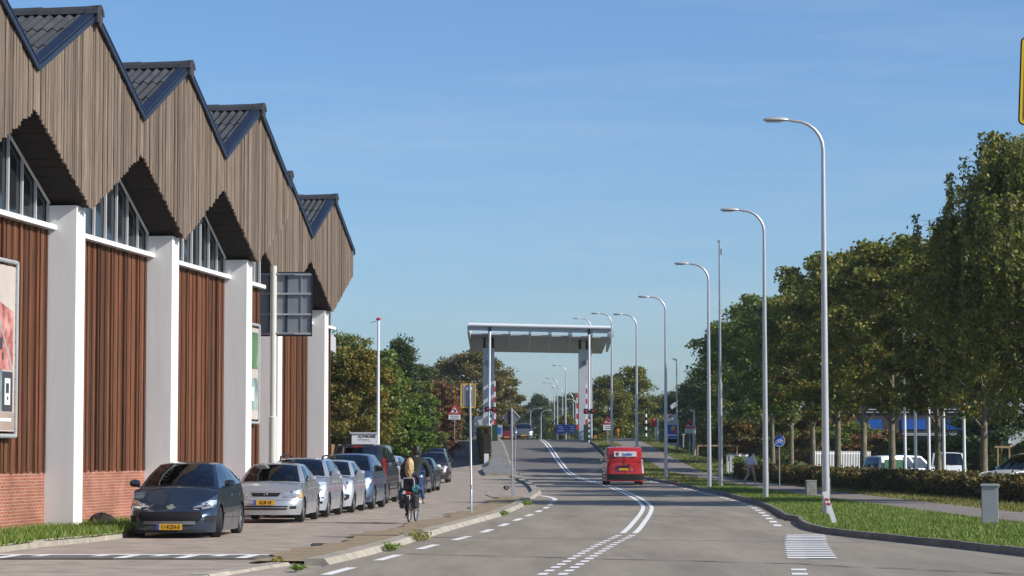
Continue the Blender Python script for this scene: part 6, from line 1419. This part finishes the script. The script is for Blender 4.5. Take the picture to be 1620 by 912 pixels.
# ------------------------------------------------------------------ people
def skin_mesh(name, J, E, mat, sub=2, root=0):
    """J: list of (pos, radius or (rx,ry)), E: edges; skin + subdivision, baked to one continuous mesh"""
    me = bpy.data.meshes.new(name); me.from_pydata([j[0] for j in J], E, []); o = bpy.data.objects.new(name, me); COL.objects.link(o)
    sk = o.modifiers.new('skin', 'SKIN'); sk.use_smooth_shade = True; sk.branch_smoothing = .6
    for i, j in enumerate(J):
        r = j[1]; me.skin_vertices[0].data[i].radius = r if hasattr(r, '__len__') else (r, r)
    me.skin_vertices[0].data[root].use_root = True
    ss = o.modifiers.new('sub', 'SUBSURF'); ss.levels = sub; ss.render_levels = sub
    dg = bpy.context.evaluated_depsgraph_get(); out = bpy.data.meshes.new_from_object(o.evaluated_get(dg)); bpy.data.objects.remove(o); bpy.data.meshes.remove(me)
    out.materials.clear(); out.materials.append(MATS[mat]); out.polygons.foreach_set('use_smooth', [True] * len(out.polygons)); out.name = name; return out
def chain(J, E, start, pts):
    a = start
    for p in pts: J.append(p); E.append((a, len(J) - 1)); a = len(J) - 1
    return a
def head_mesh(R, c, up, fwd, s=1.0, mat='skin'):
    """egg-shaped head with brow, nose, mouth, chin and ears"""
    m = MB(); f = Vector(fwd).normalized(); u = Vector(up).normalized(); r = f.cross(u).normalized(); c = Vector(c)
    def P(a, b):
        x = .074 * cos(b) * cos(a); y = .092 * cos(b) * sin(a); z = .118 * sin(b)
        front = max(0, sin(a)) * cos(b); jaw = max(0, -sin(b)); x *= 1 - .22 * jaw; y *= 1 - .10 * jaw + .0
        nose = max(0, 1 - (abs(cos(a)) / .22)) * max(0, 1 - abs(z + .012) / .035) * (1 if sin(a) > 0 else 0); y += .020 * nose
        eye = max(0, 1 - abs(abs(cos(a)) - .36) / .16) * max(0, 1 - abs(z - .012) / .018) * (1 if sin(a) > 0 else 0); y -= .008 * eye
        mouth = max(0, 1 - abs(cos(a)) / .3) * max(0, 1 - abs(z + .058) / .010) * (1 if sin(a) > 0 else 0); y -= .006 * mouth
        return c + (r * x + f * y + u * z) * s
    m.grid(P, lin(0, 2 * pi, 33), lin(-pi / 2 + .02, pi / 2 - .02, 21))
    for sg in (-1, 1):
        q = c + (r * (sg * .076) + u * .0 - f * .005) * s; m.box(q, (.018 * s, .034 * s, .058 * s), bev=.006 * s)
    return m
def hair_cap(c, s, back, down, mat, parent, name='hair', fwd=(0, 1, 0), wave=.012, seed=1):
    """hair shell over skull, falling down the back"""
    m = MB(); c = Vector(c); f = Vector(fwd).normalized(); r = Vector((f.y, -f.x, 0)); u = Vector((0, 0, 1)); rnd = random.Random(seed)
    def P(a, b):
        k = 1.12 + wave * 6 * sin(a * 9 + b * 3) * .3
        x = .080 * cos(b) * cos(a) * k; y = .098 * cos(b) * sin(a) * k; z = .124 * sin(b) * k
        if sin(a) > .1 and b < .55: y = min(y, .03 + .05 * max(0, b)); x *= .98
        if b < 0 and sin(a) <= .25: z = z - down * (-b / (pi / 2)) ** 1.1; y = y - back * (-b / (pi / 2)); x *= 1 + .9 * min(1, down) * (-b / (pi / 2)) * (1.2 + b / pi); x += wave * sin(z * 60 + a * 5); y += wave * sin(z * 45 + a * 8) - .02 * (-b)
        return c + (r * x + f * y + u * z) * s
    m.grid(P, lin(0, 2 * pi, 41), lin(-pi / 2 * .98, pi / 2 - .02, 23)); return m.build(name, mat, parent, smooth=True, angle=None)
def hand(J, E, w, d, side, curl, mat, parent, s=1.0):
    """palm and five bent fingers as their own chains"""
    w = Vector(w); d = Vector(d).normalized(); sd = Vector(side).normalized(); n = d.cross(sd).normalized(); me_objs = []
    m = MB(); pal = w + d * .045 * s; M = Matrix((sd, d, n)).transposed(); m.box(pal, (.078 * s, .095 * s, .03 * s), M, bev=.012 * s)
    for k, (o, L) in enumerate(((-.030, .062), (-.010, .075), (.011, .070), (.030, .056))):
        b = w + d * .088 * s + sd * o * s; p1 = b + (d * cos(curl) + n * sin(curl)) * L * .45 * s; p2 = p1 + (d * cos(curl * 2.2) + n * sin(curl * 2.2)) * L * .35 * s; p3 = p2 + (d * cos(curl * 3) + n * sin(curl * 3)) * L * .25 * s; m.tube([b - d * .01, b, p1, p2, p3], [.009 * s, .0095 * s, .009 * s, .008 * s, .006 * s], 6)
    b = w + d * .03 * s - sd * .036 * s; p1 = b + (d * .6 - sd * .75).normalized() * .035 * s; p2 = p1 + (d * .9 + n * .5).normalized() * .03 * s; m.tube([b, p1, p2], [.012 * s, .010 * s, .008 * s], 6)
    return m.build('hand', mat, parent, smooth=True, angle=50)
def shoe(parent, heel, direction, mat, s=1.0, pitch=0.0):
    d = Vector(direction).normalized(); m = MB(); M = Matrix.Rotation(math.atan2(d.y, d.x) - pi / 2, 3, 'Z') @ RX(pitch); prof = []
    secs = ((-.05, .030, .075), (-.03, .038, .085), (.03, .038, .075), (.10, .042, .055), (.16, .044, .045), (.205, .034, .035), (.225, .014, .02)); n = 10
    for y, w, h in secs:
        for k in range(n):
            a = 2 * pi * k / n; z = h * .5 + h * .5 * sin(a); m.v.append(tuple(Vector(heel) + M @ Vector((w * cos(a), y, z)) * s))
    for i in range(len(secs) - 1):
        for k in range(n): k2 = (k + 1) % n; m.f.append((i * n + k, i * n + k2, (i + 1) * n + k2, (i + 1) * n + k)); m.m.append(0)
    m.f.append(tuple(range(n))); m.m.append(0); m.f.append(tuple(range((len(secs) - 1) * n, len(secs) * n))); m.m.append(0); return m.build('shoe', mat, parent, smooth=True, recalc=True, angle=50)

def person(name, label, loc, rz, P, top, legs, hairfn, shoemat, scale=1.0, hand_dirs=None, group=None, hood=None, headfwd=(0, 1, 0), loose=1.0):
    """P: joint positions. body is one continuous skin mesh; clothes are thin shells over it"""
    r = tag(empty(name, loc, rz), label, 'person', group); s = scale
    J = [(P['pelvis'], (.125 * s, .10 * s))]; E = []
    a = chain(J, E, 0, [(P['waist'], (.115 * s, .09 * s)), (P['chest'], (.145 * s, .105 * s)), (P['neck'], (.06 * s, .06 * s)), (P['head'], (.055 * s, .06 * s))])
    for sd in ('l', 'r'):
        sh = len(J); chain(J, E, 2, [(P['sh_' + sd], .058 * s), (P['el_' + sd], .042 * s), (P['ha_' + sd], .028 * s)])
        chain(J, E, 0, [(P['hip_' + sd], .088 * s), (P['kn_' + sd], .058 * s), (P['an_' + sd], .038 * s)])
    body = link('body', skin_mesh('body', J, E, 'skin'), r)
    head_mesh(1, Vector(P['head']) + Vector((0, .01, .06)) * s, (0, 0, 1), headfwd, s).build('head', 'skin', r, smooth=True, angle=None)
    # top: torso + sleeves
    g = .020 * s * loose; J = [(Vector(P['pelvis']) + Vector((0, 0, .02)) * s, (.135 * s + g, .112 * s + g))]; E = []
    chain(J, E, 0, [(P['waist'], (.130 * s + g, .105 * s + g)), (P['chest'], (.155 * s + g, .118 * s + g)), (Vector(P['neck']) + Vector((0, 0, .0)) * s, (.078 * s, .075 * s))])
    for sd in ('l', 'r'): chain(J, E, 2, [(P['sh_' + sd], .068 * s + g * .6), (P['el_' + sd], .052 * s + g * .7), (Vector(P['ha_' + sd]).lerp(Vector(P['el_' + sd]), .12), .040 * s + g * .4)])
    link('top', skin_mesh('top', J, E, top), r)
    J = [(Vector(P['pelvis']) - Vector((0, 0, .01)) * s, (.128 * s, .112 * s))]; E = []
    for sd in ('l', 'r'): chain(J, E, 0, [(P['hip_' + sd], .098 * s), (P['kn_' + sd], .070 * s), (Vector(P['an_' + sd]) + Vector((0, 0, .03)), .052 * s)])
    link('trousers', skin_mesh('trousers', J, E, legs), r)
    for sd in ('l', 'r'):
        an = Vector(P['an_' + sd]); sh = shoe(r, an - Vector((0, 0, .085 * s)) , P.get('toe', (0, 1, 0)), shoemat if not isinstance(shoemat, dict) else shoemat[sd], s)
        hd = (hand_dirs or {}).get(sd, (0, 0, -1)); hand(None, None, P['ha_' + sd], hd, (1 if sd == 'r' else -1, 0, 0) if abs(hd[0]) < .7 else (0, 1, 0), .45, 'skin', r, s)
    hairfn(r, s)
    return r
V = Vector
# --- cyclist with child on the rear seat
bc = gp(652, 828); BL = (bc.x, bc.y + .35, 0.0); BR = radians(-6)
bk = tag(empty('bicycle', BL, BR), 'dark city bicycle with child seat and black panniers, ridden away along the street', 'bicycle')
for y in (-.54, .54):
    m = MB(); M = RY(pi / 2); m.lathe([(.315, -.018), (.335, -.020), (.35, 0), (.335, .020), (.315, .018), (.315, -.018)], 36, M); wh = m.build('wheel', 'tyre', bk, smooth=True, loc=(0, y, .35))
    m = MB(); m.lathe([(.300, -.014), (.318, -.015), (.318, .015), (.300, .014), (.300, -.014)], 36, M); m.build('rim', 'rim_alloy', wh, smooth=True); m = MB()
    for k in range(18): a = 2 * pi * k / 18; m.tube([(.018 * (-1) ** k, .02 * cos(a), .02 * sin(a)), (0, .305 * cos(a + .2), .305 * sin(a + .2))], .0022, 3, caps=False)
    m.tube([(-.05, 0, 0), (.05, 0, 0)], .022, 8); tag(m.build('spokes', 'galv', wh), kind='stuff')
    m = MB(); pts = [(0, .37 * cos(a), .37 * sin(a)) for a in lin(radians(20), radians(200) if y < 0 else radians(150), 14)]
    for i in range(len(pts) - 1): m.add([(-.03, pts[i][1], pts[i][2]), (.03, pts[i][1], pts[i][2]), (.03, pts[i + 1][1], pts[i + 1][2]), (-.03, pts[i + 1][1], pts[i + 1][2])], [(0, 1, 2, 3)])
    mg = m.build('mudguard', 'black', bk, loc=(0, y, .35)); sd = mg.modifiers.new('t', 'SOLIDIFY'); sd.thickness = .004
m = MB(); BB = (0, -.06, .30); ST = (0, -.20, .86); HT = (0, .38, .92)
for a, b, rr in ((BB, ST, .017), (BB, (0, .42, .74), .019), ((0, -.16, .62), HT, .017), ((.03, -.54, .35), BB, .011), ((-.03, -.54, .35), BB, .011), ((.03, -.54, .35), (0, -.18, .76), .009), ((-.03, -.54, .35), (0, -.18, .76), .009), ((.04, .54, .35), (0, .44, .70), .012), ((-.04, .54, .35), (0, .44, .70), .012), ((0, .44, .70), (0, .34, 1.04), .016)): m.tube([a, b], rr, 8)
m.build('frame', 'black', bk, smooth=True)
m = MB(); m.tube([(-.30, .18, 1.02), (-.27, .30, 1.05), (-.12, .38, 1.07), (.12, .38, 1.07), (.27, .30, 1.05), (.30, .18, 1.02)], .012, 8); m.build('handlebar', 'galv', bk, smooth=True)
m = MB(); m.box((0, -.24, .93), (.16, .24, .07), bev=.03); m.build('saddle', 'black_rubber', bk)
m = MB(); m.tube([(-.17, -.06, .30), (.17, -.06, .30)], .014, 6); m.tube([(-.09, -.06, .30), (-.09, -.04, .13)], .012, 6); m.tube([(.09, -.06, .30), (.09, -.02, .45)], .012, 6); m.box((-.14, -.04, .13), (.09, .08, .022)); m.box((.14, -.02, .45), (.09, .08, .022)); m.build('crank', 'galv', bk)
m = MB(); m.box((0, -.52, .74), (.14, .40, .02)); m.build('carrier', 'black', bk)
for s_ in (-1, 1): m = MB(); m.box((s_ * .15, -.58, .52), (.14, .36, .34), bev=.05); m.build('pannier', 'bag_black', bk)
m = MB(); m.box((0, -.54, .80), (.26, .26, .06), bev=.025); m.box((0, -.70, .93), (.25, .05, .28), bev=.02); st = m.build('child_seat', 'trim_black', bk); m = MB(); m.tube([(-.14, -.735, .84), (-.14, -.75, 1.02), (-.11, -.755, 1.07), (.11, -.755, 1.07), (.14, -.75, 1.02), (.14, -.735, .84)], .014, 8); m.build('seat_hoop', 'galv_matt', st, smooth=True)
m = MB(); m.box((0, -.755, .72), (.13, .03, .06), bev=.01); m.build('tail_light', 'tail_red', bk); m = MB(); m.box((0, -.75, .62), (.08, .02, .10), bev=.006); m.build('reflector', 'sign_white', bk)
m = MB(); m.tube([(.17 + .07 * cos(a), -.74, .84 + .07 * sin(a)) for a in lin(0, 2 * pi * .9, 14)], .013, 6); m.build('cable_lock', 'turquoise', bk, smooth=True)
P = dict(pelvis=V((.06, -.22, 1.02)), waist=V((.07, -.19, 1.20)), chest=V((.08, -.13, 1.44)), neck=V((.09, -.08, 1.59)), head=V((.10, -.04, 1.655)), sh_l=V((-.11, -.11, 1.52)), sh_r=V((.27, -.11, 1.52)), el_l=V((-.24, .0, 1.26)), el_r=V((.38, .0, 1.26)), ha_l=V((-.30, .20, 1.07)), ha_r=V((.31, .20, 1.07)), hip_l=V((-.04, -.20, .98)), hip_r=V((.16, -.20, .98)), kn_l=V((-.12, .10, .60)), kn_r=V((.19, .22, .80)), an_l=V((-.14, -.06, .24)), an_r=V((.15, -.04, .55)))
def hair_short(r, s): hair_cap(P['head'] + V((0, -.005, .07)) * s, s * 1.06, .0, .0, 'hair_dark', r, seed=2, wave=.003)
person('person', 'adult cyclist with dark hair, dark jacket and jeans riding away', BL, BR, P, 'jacket', 'denim', hair_short, {'l': 'shoe_brown', 'r': 'shoe_white'}, 1.0, {'l': (0, 1, -.1), 'r': (0, 1, -.1)}, loose=1.7)
P = dict(pelvis=V((0, -.56, .90)), waist=V((0, -.57, 1.02)), chest=V((0, -.57, 1.16)), neck=V((0, -.56, 1.27)), head=V((0, -.55, 1.33)), sh_l=V((-.12, -.56, 1.21)), sh_r=V((.12, -.56, 1.21)), el_l=V((-.19, -.45, 1.07)), el_r=V((.19, -.45, 1.07)), ha_l=V((-.14, -.33, 1.05)), ha_r=V((.14, -.33, 1.05)), hip_l=V((-.08, -.52, .87)), hip_r=V((.08, -.52, .87)), kn_l=V((-.23, -.30, .80)), kn_r=V((.26, -.30, .80)), an_l=V((-.27, -.36, .52)), an_r=V((.31, -.36, .52)))
def hair_long(r, s): hair_cap(P['head'] + V((0, -.005, .06)), s * 1.45, .03, .24, 'hair_blond', r, seed=3, wave=.014)
person('person', 'child with long blonde hair in the bicycle seat behind the cyclist', BL, BR, P, 'navy_cloth', 'denim', hair_long, 'shoe_grey', .78, {'l': (0, 1, 0), 'r': (0, 1, 0)})
# --- woman walking on the cycle path
w0 = gp(1187, 769.5, .1); 
P = dict(pelvis=V((0, 0, .90)), waist=V((0, .01, 1.05)), chest=V((0, .02, 1.24)), neck=V((.0, .03, 1.39)), head=V((0, .05, 1.47)), sh_l=V((-.16, .0, 1.33)), sh_r=V((.16, .02, 1.33)), el_l=V((-.27, -.06, 1.12)), el_r=V((.29, .02, 1.12)), ha_l=V((-.22, .10, .98)), ha_r=V((.36, .12, .93)), hip_l=V((-.09, 0, .86)), hip_r=V((.09, 0, .86)), kn_l=V((-.08, -.06, .50)), kn_r=V((.09, .16, .49)), an_l=V((-.10, -.34, .15)), an_r=V((.10, .28, .085)), toe=(0, 1, 0))
def hair_mid(r, s): hair_cap(P['head'] + V((0, -.005, .06)), s * 1.08, .03, .20, 'hair_dark', r, seed=4)
wm = person('person', 'woman in white blouse and beige trousers walking away on the cycle path', (w0.x, w0.y, zt(w0.x, w0.y) + .10), radians(-48), P, 'shirt_white', 'trouser_beige', hair_mid, 'shoe_white', .93, {'l': (.2, .5, -.8), 'r': (.3, .4, -.9)}, loose=2.0)
m = MB(); m.box((0, 0, 0), (.07, .05, .14), bev=.015); o = m.build('phone', 'sign_red', None, loc=wm.matrix_basis @ V((.40, .19, .83)))
o.name = 'drink_can'; tag(o, 'small red can held in the walking woman\'s hand', 'can')
# ------------------------------------------------------------------ air
hz = MB(); hz.box((0, 1720, 9.5), (3800, 3700, 24))
mh = bpy.data.materials.new('haze'); mh.use_nodes = True; mh.node_tree.nodes.clear(); vo = mh.node_tree.nodes.new('ShaderNodeVolumePrincipled'); vo.inputs['Density'].default_value = .00016; vo.inputs['Color'].default_value = (.92, .95, 1, 1); vo.inputs['Anisotropy'].default_value = .2
oo = mh.node_tree.nodes.new('ShaderNodeOutputMaterial'); mh.node_tree.links.new(vo.outputs[0], oo.inputs['Volume'])
hzo = tag(hz.build('haze', mh), kind='stuff')
